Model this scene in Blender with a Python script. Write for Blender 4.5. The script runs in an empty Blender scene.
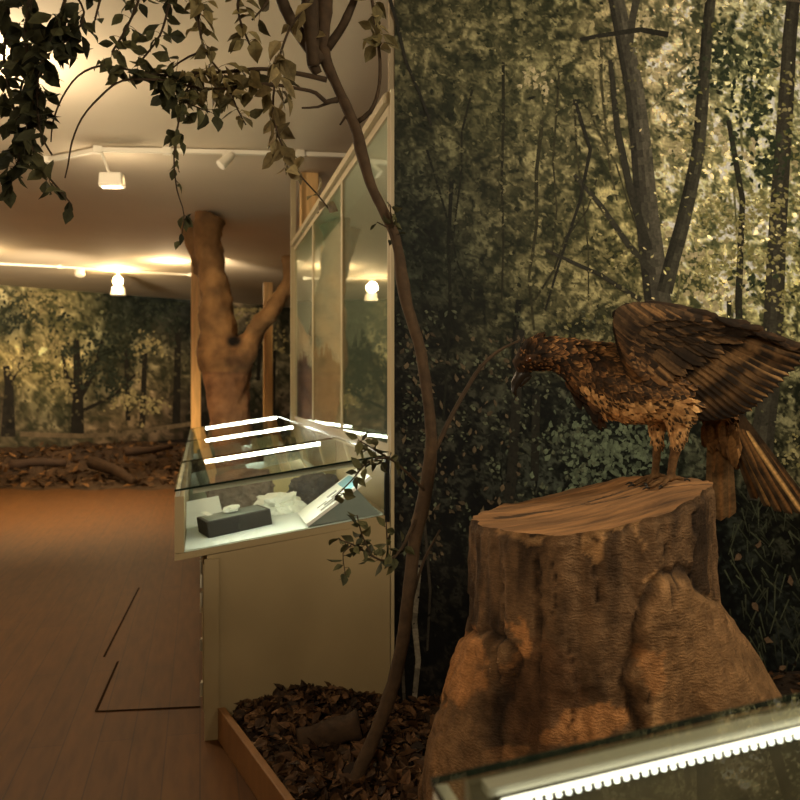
import bpy, bmesh, math, random
import numpy as np
from mathutils import Vector, Matrix, noise
random.seed(7); rng = np.random.default_rng(11)
SC = bpy.context.scene; COL = SC.collection
F = 850.0; HY = 388.0; CAMZ = 1.5; AL = math.radians(13.24)
SA, CA = math.sin(AL), math.cos(AL)
CEIL = 3.5

# ---------------------------------------------------------------- measuring helpers
def ray(px, py):
    xc = (px-400)/F
    return Vector((xc*CA+SA, -xc*SA+CA, -(py-HY)/F))
def W(px, py, zc):
    return Vector((0,0,CAMZ)) + ray(px,py)*zc
def WX(px, py, X): r = ray(px,py); return Vector((0,0,CAMZ)) + r*(X/r.x)
def WY(px, py, Y): r = ray(px,py); return Vector((0,0,CAMZ)) + r*(Y/r.y)
def WZ(px, py, Z): r = ray(px,py); return Vector((0,0,CAMZ)) + r*((Z-CAMZ)/r.z)
def proj(v):
    xc = v.x*CA - v.y*SA; zc = v.x*SA + v.y*CA
    return 400+F*xc/zc, HY-F*(v.z-CAMZ)/zc, zc
RIGHT = Vector((CA,-SA,0)); FWD = Vector((SA,CA,0)); UP = Vector((0,0,1))
def lin(c):
    return tuple(((x/255)/12.92 if x/255 <= .04045 else ((x/255+.055)/1.055)**2.4) for x in c[:3])
def fbm(v, o=4): return noise.fractal(v, 1.0, 2.0, o)
def sstep(a, b, x):
    t = min(1,max(0,(x-a)/(b-a))); return t*t*(3-2*t)
def lerp3(a, b, t): return tuple(a[i]+(b[i]-a[i])*t for i in range(3))

# ---------------------------------------------------------------- mesh builder
class MB:
    def __init__(s): s.v=[]; s.f=[]; s.c=[]; s.mi=[]; s.col=(1,1,1); s.m=0
    def add(s, vs, fs, col=None, m=None):
        b=len(s.v); s.v += [tuple(v) for v in vs]
        s.f += [tuple(i+b for i in f) for f in fs]
        if col is None: s.c += [s.col]*len(vs)
        elif isinstance(col, list): s.c += col
        else: s.c += [col]*len(vs)
        s.mi += [s.m if m is None else m]*len(fs)
        return b
    def box(s, x0,x1,y0,y1,z0,z1, col=None, m=None):
        vs=[(x,y,z) for z in (z0,z1) for y in (y0,y1) for x in (x0,x1)]
        s.add(vs,[(0,2,3,1),(4,5,7,6),(0,1,5,4),(2,6,7,3),(0,4,6,2),(1,3,7,5)],col,m)
    def hexa(s, b4, t4, col=None, m=None):
        s.add(list(b4)+list(t4),[(3,2,1,0),(4,5,6,7),(0,1,5,4),(1,2,6,5),(2,3,7,6),(3,0,4,7)],col,m)
    def tube(s, pts, rad, seg=8, col=None, cap=True, wob=0, cols=None, sc=9):
        pts=[Vector(p) for p in pts]; n=len(pts)
        if not hasattr(rad,'__len__'): rad=[rad]*n
        t0=(pts[1]-pts[0]).normalized()
        ref=Vector((0,0,1)) if abs(t0.z)<.9 else Vector((1,0,0))
        u=t0.cross(ref).normalized(); vs=[]; cc=[]
        for i in range(n):
            t=(pts[min(i+1,n-1)]-pts[max(i-1,0)]).normalized()
            u=(u-t*u.dot(t)).normalized(); w=t.cross(u)
            for k in range(seg):
                a=2*math.pi*k/seg; d=u*math.cos(a)+w*math.sin(a); r=rad[i]
                if wob: r*=1+wob*fbm((pts[i]+d*r)*sc,3)
                vs.append(pts[i]+d*r)
                if cols: cc.append(cols(pts[i]+d*r))
        fs=[(i*seg+k,i*seg+(k+1)%seg,(i+1)*seg+(k+1)%seg,(i+1)*seg+k) for i in range(n-1) for k in range(seg)]
        if cap: fs += [tuple(range(seg))[::-1], tuple((n-1)*seg+k for k in range(seg))]
        s.add(vs,fs,cc if cols else col)
    def disc(s, c, nrm, r, seg=24, col=None, th=.004):
        nrm=Vector(nrm).normalized(); c=Vector(c)
        s.tube([c,c+nrm*th],[r,r],seg,col)
    def leaf(s, base, d, nrm, L, Wd, col, fold=.25, curl=.3, twist=0, col2=None):
        d=Vector(d).normalized(); nrm=Vector(nrm); nrm=(nrm-d*nrm.dot(d))
        nrm=nrm.normalized() if nrm.length>1e-4 else d.orthogonal().normalized()
        sd=d.cross(nrm); base=Vector(base)
        prof=((0,.06),(.18,.62),(.42,1.0),(.68,.72),(.87,.3),(1,.02))
        vs=[]; cs=[]
        for t,w in prof:
            dr=-curl*L*t*t; ang=twist*t
            sd2=sd*math.cos(ang)+nrm*math.sin(ang); n2=nrm*math.cos(ang)-sd*math.sin(ang)
            c=base+d*(L*t*(1-.25*abs(curl)*t))+n2*dr
            e=Wd*.5*w
            vs += [c-sd2*e+n2*(fold*e), c, c+sd2*e+n2*(fold*e)]
            k=.85+.3*t
            cb=col if col2 is None else lerp3(col,col2,t)
            cs += [tuple(x*1.05 for x in cb), tuple(x*.75 for x in cb), tuple(x*k for x in cb)]
        fs=[]
        for i in range(len(prof)-1):
            a=i*3; fs += [(a,a+1,a+4,a+3),(a+1,a+2,a+5,a+4)]
        s.add(vs,fs,cs)
    def build(s, name, mats, parent=None, smooth=False, origin=None):
        me=bpy.data.meshes.new(name); o=bpy.data.objects.new(name, me)
        vs=s.v
        if origin is not None:
            O=Vector(origin); vs=[(x-O.x,y-O.y,z-O.z) for x,y,z in vs]; o.location=O
        me.from_pydata(vs,[],s.f)
        a=me.color_attributes.new('Col','FLOAT_COLOR','POINT')
        arr=np.ones((len(vs),4),dtype=np.float32)
        if s.c: arr[:,:3]=np.array(s.c,dtype=np.float32)
        a.data.foreach_set('color',arr.ravel())
        if not isinstance(mats,(list,tuple)): mats=[mats]
        for m in mats: me.materials.append(m)
        if len(mats)>1: me.polygons.foreach_set('material_index',s.mi)
        if smooth: me.polygons.foreach_set('use_smooth',[True]*len(me.polygons))
        me.update(); COL.objects.link(o)
        if parent is not None:
            o.parent=parent
            pl=parent.matrix_basis.translation
            p=parent
            off=Vector((0,0,0))
            while p is not None: off+=p.location; p=p.parent
            o.location=Vector(o.location)-off
        return o

def thing(name, label, cat, loc, group=None):
    o=bpy.data.objects.new(name,None); COL.objects.link(o); o.location=loc
    o.empty_display_size=.1
    return tag(o,label,cat,group)
def tag(o,label,cat,group=None,kind=None):
    o['label']=label; o['category']=cat
    if group: o['group']=group
    if kind: o['kind']=kind
    return o
def struct(o,label=None):
    o['kind']='structure'
    if label: o['label']=label
    return o
def bevel(o, w=.003, n=2):
    m=o.modifiers.new('bevel','BEVEL'); m.width=w; m.segments=n; m.limit_method='ANGLE'; return o

# ---------------------------------------------------------------- materials
def newmat(name):
    m=bpy.data.materials.new(name); m.use_nodes=True
    nt=m.node_tree; b=nt.nodes['Principled BSDF']; return m,nt,b
def mat(name, col=None, rough=.6, metal=0, attr=False, bump=0, bscale=40, var=0, vscale=8, spec=.4, stretch=None, emit=None, estr=0, coat=0, bdist=.01):
    m,nt,b=newmat(name); N=nt.nodes; L=nt.links
    b.inputs['Roughness'].default_value=rough; b.inputs['Metallic'].default_value=metal
    b.inputs['Specular IOR Level'].default_value=spec
    b.inputs['Coat Weight'].default_value=coat
    src=None
    if attr:
        a=N.new('ShaderNodeAttribute'); a.attribute_name='Col'; src=a.outputs['Color']
    else:
        rgb=N.new('ShaderNodeRGB'); rgb.outputs[0].default_value=(*lin(col),1); src=rgb.outputs[0]
    tc=N.new('ShaderNodeTexCoord'); mp=N.new('ShaderNodeMapping'); L.new(tc.outputs['Object'],mp.inputs[0])
    if stretch: mp.inputs['Scale'].default_value=stretch
    if var:
        n=N.new('ShaderNodeTexNoise'); n.inputs['Scale'].default_value=vscale; n.inputs['Detail'].default_value=8
        L.new(mp.outputs[0],n.inputs['Vector'])
        r=N.new('ShaderNodeMapRange'); r.inputs[1].default_value=.3; r.inputs[2].default_value=.7
        r.inputs[3].default_value=1-var; r.inputs[4].default_value=1+var; L.new(n.outputs[0],r.inputs[0])
        mx=N.new('ShaderNodeVectorMath'); mx.operation='SCALE'; L.new(src,mx.inputs[0]); L.new(r.outputs[0],mx.inputs['Scale'])
        src=mx.outputs[0]
    L.new(src,b.inputs['Base Color'])
    if bump:
        n=N.new('ShaderNodeTexNoise'); n.inputs['Scale'].default_value=bscale; n.inputs['Detail'].default_value=8
        L.new(mp.outputs[0],n.inputs['Vector'])
        bp=N.new('ShaderNodeBump'); bp.inputs['Strength'].default_value=bump; bp.inputs['Distance'].default_value=bdist
        L.new(n.outputs[0],bp.inputs['Height']); L.new(bp.outputs[0],b.inputs['Normal'])
    if emit:
        b.inputs['Emission Color'].default_value=(*lin(emit),1); b.inputs['Emission Strength'].default_value=estr
    return m
def glassmat(name, tint=(.955,.985,.965), ior=1.5, rough=.01):
    m=bpy.data.materials.new(name); m.use_nodes=True; nt=m.node_tree; N=nt.nodes; L=nt.links; N.clear()
    out=N.new('ShaderNodeOutputMaterial'); mx=N.new('ShaderNodeMixShader'); t=N.new('ShaderNodeBsdfTransparent')
    g=N.new('ShaderNodeBsdfGlossy'); fr=N.new('ShaderNodeFresnel'); fr.inputs['IOR'].default_value=ior
    geo=N.new('ShaderNodeNewGeometry')
    # same reflectance on both faces of the pane: use |facing| through a layer-weight style Schlick curve
    lw=N.new('ShaderNodeLayerWeight'); lw.inputs['Blend'].default_value=.5
    pw=N.new('ShaderNodeMath'); pw.operation='POWER'; pw.inputs[1].default_value=4.0; L.new(lw.outputs['Facing'],pw.inputs[0])
    ma=N.new('ShaderNodeMath'); ma.operation='MULTIPLY_ADD'; ma.inputs[1].default_value=.75; ma.inputs[2].default_value=.04; L.new(pw.outputs[0],ma.inputs[0])
    t.inputs[0].default_value=(*tint,1); g.inputs['Roughness'].default_value=rough; g.inputs[0].default_value=(.92,.96,.93,1)
    L.new(ma.outputs[0],mx.inputs[0]); L.new(t.outputs[0],mx.inputs[1]); L.new(g.outputs[0],mx.inputs[2]); L.new(mx.outputs[0],out.inputs[0])
    return m
M={}
M['ceil']=mat('ceiling_paint',(205,190,165),.85,var=.04,vscale=1.2)
M['wall']=mat('wall_paint',(150,135,110),.85,var=.05,vscale=2)
M['cream']=mat('cream_lacquer',(170,154,120),.5,var=.04,vscale=3)
M['casewood']=mat('pale_painted_board',(154,136,100),.55,var=.05,vscale=5)
M['white']=mat('white_enamel',(225,218,200),.45)
M['deck']=mat('white_deck',(228,238,236),.6)
M['greydeck']=mat('grey_fabric_deck',(92,84,64),.8,var=.25,vscale=14)
M['black']=mat('black_edge',(16,17,15),.35)
M['darkbox']=mat('dark_box',(34,30,26),.5,var=.15,vscale=20)
M['alu']=mat('led_profile',(190,188,170),.35,metal=.3)
M['glass']=glassmat('pane_glass')
def clearmat():
    m=bpy.data.materials.new('coated_pane_face'); m.use_nodes=True; nt=m.node_tree; nt.nodes.clear()
    o=nt.nodes.new('ShaderNodeOutputMaterial'); t=nt.nodes.new('ShaderNodeBsdfTransparent'); t.inputs[0].default_value=(.97,.99,.975,1); nt.links.new(t.outputs[0],o.inputs[0]); return m
M['clear']=clearmat()
M['glassedge']=mat('glass_edge',(22,34,28),.2)
M['timber']=mat('pine_timber',(232,190,128),.6,var=.15,vscale=6,stretch=(6,6,.6))
M['curb']=mat('curb_board',(124,86,48),.6,var=.15,vscale=6,stretch=(3,3,1))
M['bark']=mat('sapling_bark',None,.85,attr=True,bump=.6,bscale=60,var=.3,vscale=30,bdist=.004)
M['trunk']=mat('tree_bark',None,.85,attr=True,bump=.6,bscale=14,var=.25,vscale=7,bdist=.02)
M['leaf']=mat('dry_leaf',None,.7,attr=True,var=.25,vscale=60,spec=.25)
M['soil']=mat('dark_soil',(44,30,17),.95,bump=.8,bscale=25,var=.4,vscale=20,bdist=.02)
M['led']=mat('led_diffuser',(255,250,225),.4,emit=(252,250,232),estr=34)
M['ledsoft']=mat('led_diffuser_soft',(255,250,225),.4,emit=(255,248,226),estr=2.6)
M['gap']=mat('dark_gap',(38,23,10),.95,spec=.05)
M['ledchip']=mat('led_chip',(255,255,240),.4,emit=(255,252,235),estr=4)
M['bulb']=mat('lamp_bulb',(255,240,200),.4,emit=(255,215,140),estr=60)
M['rock']=mat('grey_rock',(132,120,108),.85,bump=1,bscale=18,var=.35,vscale=14,bdist=.02)
M['darkrock']=mat('dark_rock',(96,92,90),.85,bump=1,bscale=22,var=.35,vscale=16,bdist=.02)
M['quartz']=mat('white_mineral',(236,238,226),.4,bump=.5,bscale=30,var=.08,vscale=20)
M['paper']=mat('white_card',(236,240,232),.55)
M['slab']=mat('grey_slab',(132,142,136),.5,var=.1,vscale=9)
M['tan']=mat('tan_card',(196,188,140),.6,var=.05)
M['blue']=mat('blue_print',(120,176,196),.6)
M['print']=mat('mural_print',None,.65,attr=True,var=.28,vscale=75,spec=.2)
M['farprint']=mat('far_mural_print',None,.7,attr=True,var=.2,vscale=9,spec=.2)
M['bird']=mat('plumage',None,.75,attr=True,var=.3,vscale=90,spec=.2,bump=.3,bscale=120,bdist=.002)
M['horn']=mat('dark_horn',(34,28,22),.35)
M['skin']=mat('bird_skin',None,.6,attr=True,bump=.4,bscale=150,bdist=.002)
M['eye']=mat('glass_eye',(70,36,8),.05,spec=.8)

# floor: narrow boards running along the room
def floor_mat():
    m,nt,b=newmat('board_floor'); N=nt.nodes; L=nt.links
    tc=N.new('ShaderNodeTexCoord'); mp=N.new('ShaderNodeMapping'); mp.inputs['Rotation'].default_value=(0,0,math.radians(90))
    L.new(tc.outputs['Object'],mp.inputs[0])
    br=N.new('ShaderNodeTexBrick'); br.inputs['Scale'].default_value=1.0; br.inputs['Brick Width'].default_value=1.9; br.inputs['Row Height'].default_value=.14
    br.inputs['Mortar Size'].default_value=.003; br.inputs['Color1'].default_value=(*lin((82,50,14)),1); br.inputs['Color2'].default_value=(*lin((76,46,13)),1); br.inputs['Mortar'].default_value=(*lin((62,38,14)),1)
    L.new(mp.outputs[0],br.inputs['Vector'])
    n=N.new('ShaderNodeTexNoise'); n.inputs['Scale'].default_value=5; n.inputs['Detail'].default_value=8
    m2=N.new('ShaderNodeMapping'); m2.inputs['Scale'].default_value=(5,.7,1); L.new(tc.outputs['Object'],m2.inputs[0]); L.new(m2.outputs[0],n.inputs['Vector'])
    r=N.new('ShaderNodeMapRange'); r.inputs[1].default_value=.3; r.inputs[2].default_value=.7; r.inputs[3].default_value=.75; r.inputs[4].default_value=1.2; L.new(n.outputs[0],r.inputs[0])
    s=N.new('ShaderNodeVectorMath'); s.operation='SCALE'; L.new(br.outputs[0],s.inputs[0]); L.new(r.outputs[0],s.inputs['Scale']); L.new(s.outputs[0],b.inputs['Base Color'])
    b.inputs['Roughness'].default_value=.6; b.inputs['Specular IOR Level'].default_value=.2
    return m
M['floor']=floor_mat()
# sawn wood with rings
def cutwood():
    m,nt,b=newmat('sawn_wood'); N=nt.nodes; L=nt.links
    a=N.new('ShaderNodeAttribute'); a.attribute_name='Col'
    tc=N.new('ShaderNodeTexCoord'); n=N.new('ShaderNodeTexNoise'); n.inputs['Scale'].default_value=7; n.inputs['Detail'].default_value=8
    mp=N.new('ShaderNodeMapping'); mp.inputs['Scale'].default_value=(1,6,2); mp.inputs['Rotation'].default_value=(0,0,math.radians(-20)); L.new(tc.outputs['Object'],mp.inputs[0]); L.new(mp.outputs[0],n.inputs['Vector'])
    r=N.new('ShaderNodeMapRange'); r.inputs[1].default_value=.3; r.inputs[2].default_value=.7; r.inputs[3].default_value=.55; r.inputs[4].default_value=1.35; L.new(n.outputs[0],r.inputs[0])
    s=N.new('ShaderNodeVectorMath'); s.operation='SCALE'; L.new(a.outputs[0],s.inputs[0]); L.new(r.outputs[0],s.inputs['Scale']); L.new(s.outputs[0],b.inputs['Base Color'])
    bp=N.new('ShaderNodeBump'); bp.inputs['Strength'].default_value=.8; bp.inputs['Distance'].default_value=.012; L.new(n.outputs[0],bp.inputs['Height']); L.new(bp.outputs[0],b.inputs['Normal'])
    b.inputs['Roughness'].default_value=.8
    return m
M['cut']=cutwood()
def barkmat():
    m,nt,b=newmat('stump_bark'); N=nt.nodes; L=nt.links
    a=N.new('ShaderNodeAttribute'); a.attribute_name='Col'
    tc=N.new('ShaderNodeTexCoord')
    n=N.new('ShaderNodeTexNoise'); n.inputs['Scale'].default_value=9; n.inputs['Detail'].default_value=10; n.inputs['Roughness'].default_value=.7; L.new(tc.outputs['Object'],n.inputs['Vector'])
    w=N.new('ShaderNodeTexWave'); w.bands_direction='Z'; w.inputs['Scale'].default_value=34; w.inputs['Distortion'].default_value=11; w.inputs['Detail'].default_value=6; w.inputs['Detail Scale'].default_value=1.3; L.new(tc.outputs['Object'],w.inputs['Vector'])
    n2=N.new('ShaderNodeTexNoise'); n2.inputs['Scale'].default_value=34; n2.inputs['Detail'].default_value=6; L.new(tc.outputs['Object'],n2.inputs['Vector'])
    def mr(sock,lo,hi,a0=.3,a1=.7):
        r=N.new('ShaderNodeMapRange'); r.inputs[1].default_value=a0; r.inputs[2].default_value=a1; r.inputs[3].default_value=lo; r.inputs[4].default_value=hi; L.new(sock,r.inputs[0]); return r.outputs[0]
    def mul(x,y):
        q=N.new('ShaderNodeMath'); q.operation='MULTIPLY'; L.new(x,q.inputs[0]); L.new(y,q.inputs[1]); return q.outputs[0]
    k=mul(mul(mr(n.outputs[0],.52,1.45),mr(w.outputs['Fac'],.93,1.03,0,1)),mr(n2.outputs[0],.72,1.22))
    s=N.new('ShaderNodeVectorMath'); s.operation='SCALE'; L.new(a.outputs[0],s.inputs[0]); L.new(k,s.inputs['Scale']); L.new(s.outputs[0],b.inputs['Base Color'])
    bp=N.new('ShaderNodeBump'); bp.inputs['Strength'].default_value=.9; bp.inputs['Distance'].default_value=.010; L.new(k,bp.inputs['Height']); L.new(bp.outputs[0],b.inputs['Normal'])
    b.inputs['Roughness'].default_value=.82; b.inputs['Specular IOR Level'].default_value=.25
    return m
M['stump']=barkmat()

# ---------------------------------------------------------------- room shell
XL, XR, YB = -4.7, 6.6, -3.0
FA = W(-90,HY,15.4); FB = W(430,HY,24.2)      # line of the far mural wall
def build_room():
    b=MB(); b.box(XL-.2,XR+.2,YB-.2,26,-.1,0); struct(b.build('floor',M['floor']))
    b=MB(); b.box(XL-.2,XR+.2,YB-.2,26,CEIL,CEIL+.1); struct(b.build('ceiling',M['ceil']))
    b=MB(); b.box(XL-.1,XL,YB,26,0,CEIL); struct(b.build('wall_left',M['wall']))
    b=MB(); b.box(XR,XR+.1,YB,26,0,CEIL); struct(b.build('wall_right',M['wall']))
    b=MB(); b.box(XL,XR,YB-.1,YB,0,CEIL); struct(b.build('wall_back',M['wall']))
    d=(FB-FA); d.z=0; d.normalize(); n=Vector((-d.y,d.x,0))
    A=FA-d*2.5; B=FB+d*3
    b=MB(); z0,z1=0,CEIL
    q=[A+n*.05,B+n*.05,B+n*.15,A+n*.15]
    b.hexa([(p.x,p.y,0) for p in q],[(p.x,p.y,CEIL) for p in q]); struct(b.build('wall_far',M['wall']))
    # wall that carries the large mural, and the lower glazed partition running back from it
    b=MB(); b.box(.851,XR,3.83,3.865,0,CEIL); struct(b.build('wall_middle',M['wall']))
    b=MB(); b.box(.852,.90,3.867,7.75,0,2.80); struct(b.build('wall_inner',M['cream']))
build_room()

# ---------------------------------------------------------------- forest murals (flat prints)
def field(ctrl, s):
    P=np.array([c[:2] for c in ctrl],float); C=np.array([lin(c[2]) for c in ctrl]); K=np.array([c[3] if len(c)>3 else .5 for c in ctrl])
    def f(x,y):
        x=np.asarray(x,float); y=np.asarray(y,float)
        d2=((P[:,0]-x[...,None])**2+(P[:,1]-y[...,None])**2)/(s*s); w=np.exp(-d2)+1e-9*np.exp(-d2*.02)
        w/=w.sum(-1,keepdims=True); k=w@K
        return w@C, (float(k) if k.ndim==0 else k)
    return f
_LAT={}
def vn(x,y,sc,seed):
    if seed not in _LAT: _LAT[seed]=np.random.default_rng(seed).normal(0,1,(256,256))
    T=_LAT[seed]; u=np.asarray(x,float)/sc+1000; v=np.asarray(y,float)/sc+1000
    i=np.floor(u).astype(int); j=np.floor(v).astype(int); f=u-i; g=v-j; f=f*f*(3-2*f); g=g*g*(3-2*g)
    a=T[i%256,j%256]; b=T[(i+1)%256,j%256]; c=T[i%256,(j+1)%256]; d=T[(i+1)%256,(j+1)%256]
    return (a*(1-f)+b*f)*(1-g)+(c*(1-f)+d*f)*g
def texture(x,y,k=1.0):
    # clumped foliage: domain-warped noise with dark gaps
    wx=x+3.5*k*vn(x,y,11*k,1)+2.2*k*vn(x,y,4.2*k,2); wy=y+3.5*k*vn(x,y,11*k,3)+2.2*k*vn(x,y,4.2*k,4)
    m=1.0*vn(wx,wy,5.6*k,7)+.75*vn(wx,wy*1.2,3.3*k,8)
    return .42*vn(x,y,30*k,5)+.55*vn(wx*1.1,wy,12*k,6)+.95*np.sign(m)*np.abs(m)**.8
def tone(c,l,amp):
    l=np.asarray(l); g=np.exp(amp*l-.5*amp*amp*.9)
    out=c*g[...,None]
    d=np.clip(-l,0,1.5)[...,None]/1.5; h=np.clip(l,0,1.5)[...,None]/1.5
    return out*(1-d*np.array([.16,-.06,.06]))*(1+h*np.array([.06,.02,.10]))
INKW=np.array([1.0,.86,.62])     # colour of the light the print hangs in
class Print:
    """a flat picture built as one sheet of coloured patches"""
    def __init__(s, mapf, nrm, depth):
        s.map=mapf; s.n=Vector(nrm); s.depth=depth; s.items=[]; s.grid=None
    def field_grid(s, f, x0,x1,y0fun,y1,step,k,ampk):
        ny=int((y1-y0fun(x0))/step)
        xm=min(x1,826); xs=np.concatenate([np.arange(x0,xm,step),np.arange(xm,x1,6 if x1>826 else step),[x1]]); nx=len(xs)-1
        X=np.repeat(xs[:,None],ny+1,1); Y0=np.array([y0fun(x) for x in xs])[:,None]
        Y=Y0+(y1-Y0)*np.linspace(0,1,ny+1)[None,:]
        # coarse colour field, interpolated
        C=np.zeros((nx+1,ny+1,3)); K=np.zeros((nx+1,ny+1))
        for i in range(0,nx+1):
            c,kk=f(np.minimum(X[i],1100),Y[i]); C[i]=c; K[i]=kk
        l=texture(X,Y,k); col=tone(C,l,1.0)*0
        amp=ampk*K
        g=np.clip(np.exp(amp*l-.28*amp*amp),.12,4.2)
        d=np.clip(-l,0,1.5)[...,None]/1.5; h=np.clip(l,0,1.5)[...,None]/1.5
        col=C*g[...,None]*(1-d*np.array([.16,-.06,.06]))*(1+h*np.array([.06,.02,.10]))
        s.grid=(X,Y,col)
    def poly(s, pts, col): s.items.append((pts,col))
    def stroke(s, pts, w0, w1, col, jit=.15, shade=None):
        n=len(pts); P=[]
        # resample
        R=[]
        for i in range(n-1):
            (x0,y0),(x1,y1)=pts[i],pts[i+1]; k=max(1,int(math.hypot(x1-x0,y1-y0)/7))
            for j in range(k): R.append((x0+(x1-x0)*j/k,y0+(y1-y0)*j/k))
        R.append(pts[-1]); m=len(R)
        for i in range(m-1):
            (x0,y0),(x1,y1)=R[i],R[i+1]; l=math.hypot(x1-x0,y1-y0) or 1; nx,ny=-(y1-y0)/l,(x1-x0)/l
            wa=(w0+(w1-w0)*i/(m-1))*.5; wb=(w0+(w1-w0)*(i+1)/(m-1))*.5
            strips=max(1,int(max(w0,w1)/4))
            for k in range(strips):
                a0=-1+2*k/strips; a1=-1+2*(k+1)/strips
                sh=1+random.uniform(-jit,jit)
                if shade: sh*=shade[min(2,k*3//strips)]
                e=.6
                s.poly([(x0+nx*wa*a0,y0+ny*wa*a0),(x0+nx*wa*a1,y0+ny*wa*a1),(x1+nx*wb*a1+(x1-x0)/l*e,y1+ny*wb*a1+(y1-y0)/l*e),(x1+nx*wb*a0+(x1-x0)/l*e,y1+ny*wb*a0+(y1-y0)/l*e)],tuple(c*sh for c in col))
    def leaf(s, x,y,a,L,w,col,sh=0):
        ca,sa=math.cos(a),math.sin(a)
        pr=((-.5,0),(-.2,.42),(.12,.5),(.5,.05),(.15,-.46),(-.22,-.4))
        P=[]
        for u,v in pr:
            u*=random.uniform(.55,1.3); v*=random.uniform(.4,1.4); P.append((x+ca*u*L-sa*v*w, y+sa*u*L+ca*v*w))
        s.poly(P,col)
    def build(s, name, m, back):
        mb=MB(); N=len(s.items)
        bp=[s.map(x,y) for x,y in back[0]]
        mb.add([p+s.n*-.004 for p in bp]+[p for p in bp],[(0,1,2,3),(7,6,5,4),(0,4,5,1),(1,5,6,2),(2,6,7,3),(3,7,4,0)],back[1])
        if s.grid is not None:
            X,Y,C=s.grid; n1,n2=X.shape; C=np.clip(C/INKW,0.0015,.85)
            vs=[s.map(X[i,j],Y[i,j])+s.n*.0003 for i in range(n1) for j in range(n2)]
            mb.add(vs,[(i*n2+j,i*n2+j+1,(i+1)*n2+j+1,(i+1)*n2+j) for i in range(n1-1) for j in range(n2-1)],[tuple(map(float,q)) for q in C.reshape(-1,3)])
        for i,(pts,col) in enumerate(s.items):
            off=s.n*(.0006+s.depth*i/N)
            vs=[s.map(x,y)+off for x,y in pts]
            mb.add(vs,[tuple(range(len(vs)))[::-1]],tuple(float(q) for q in np.asarray(col)/INKW))
        c=bp[0]
        return mb.build(name,m,origin=(c.x,c.y,c.z))

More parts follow.
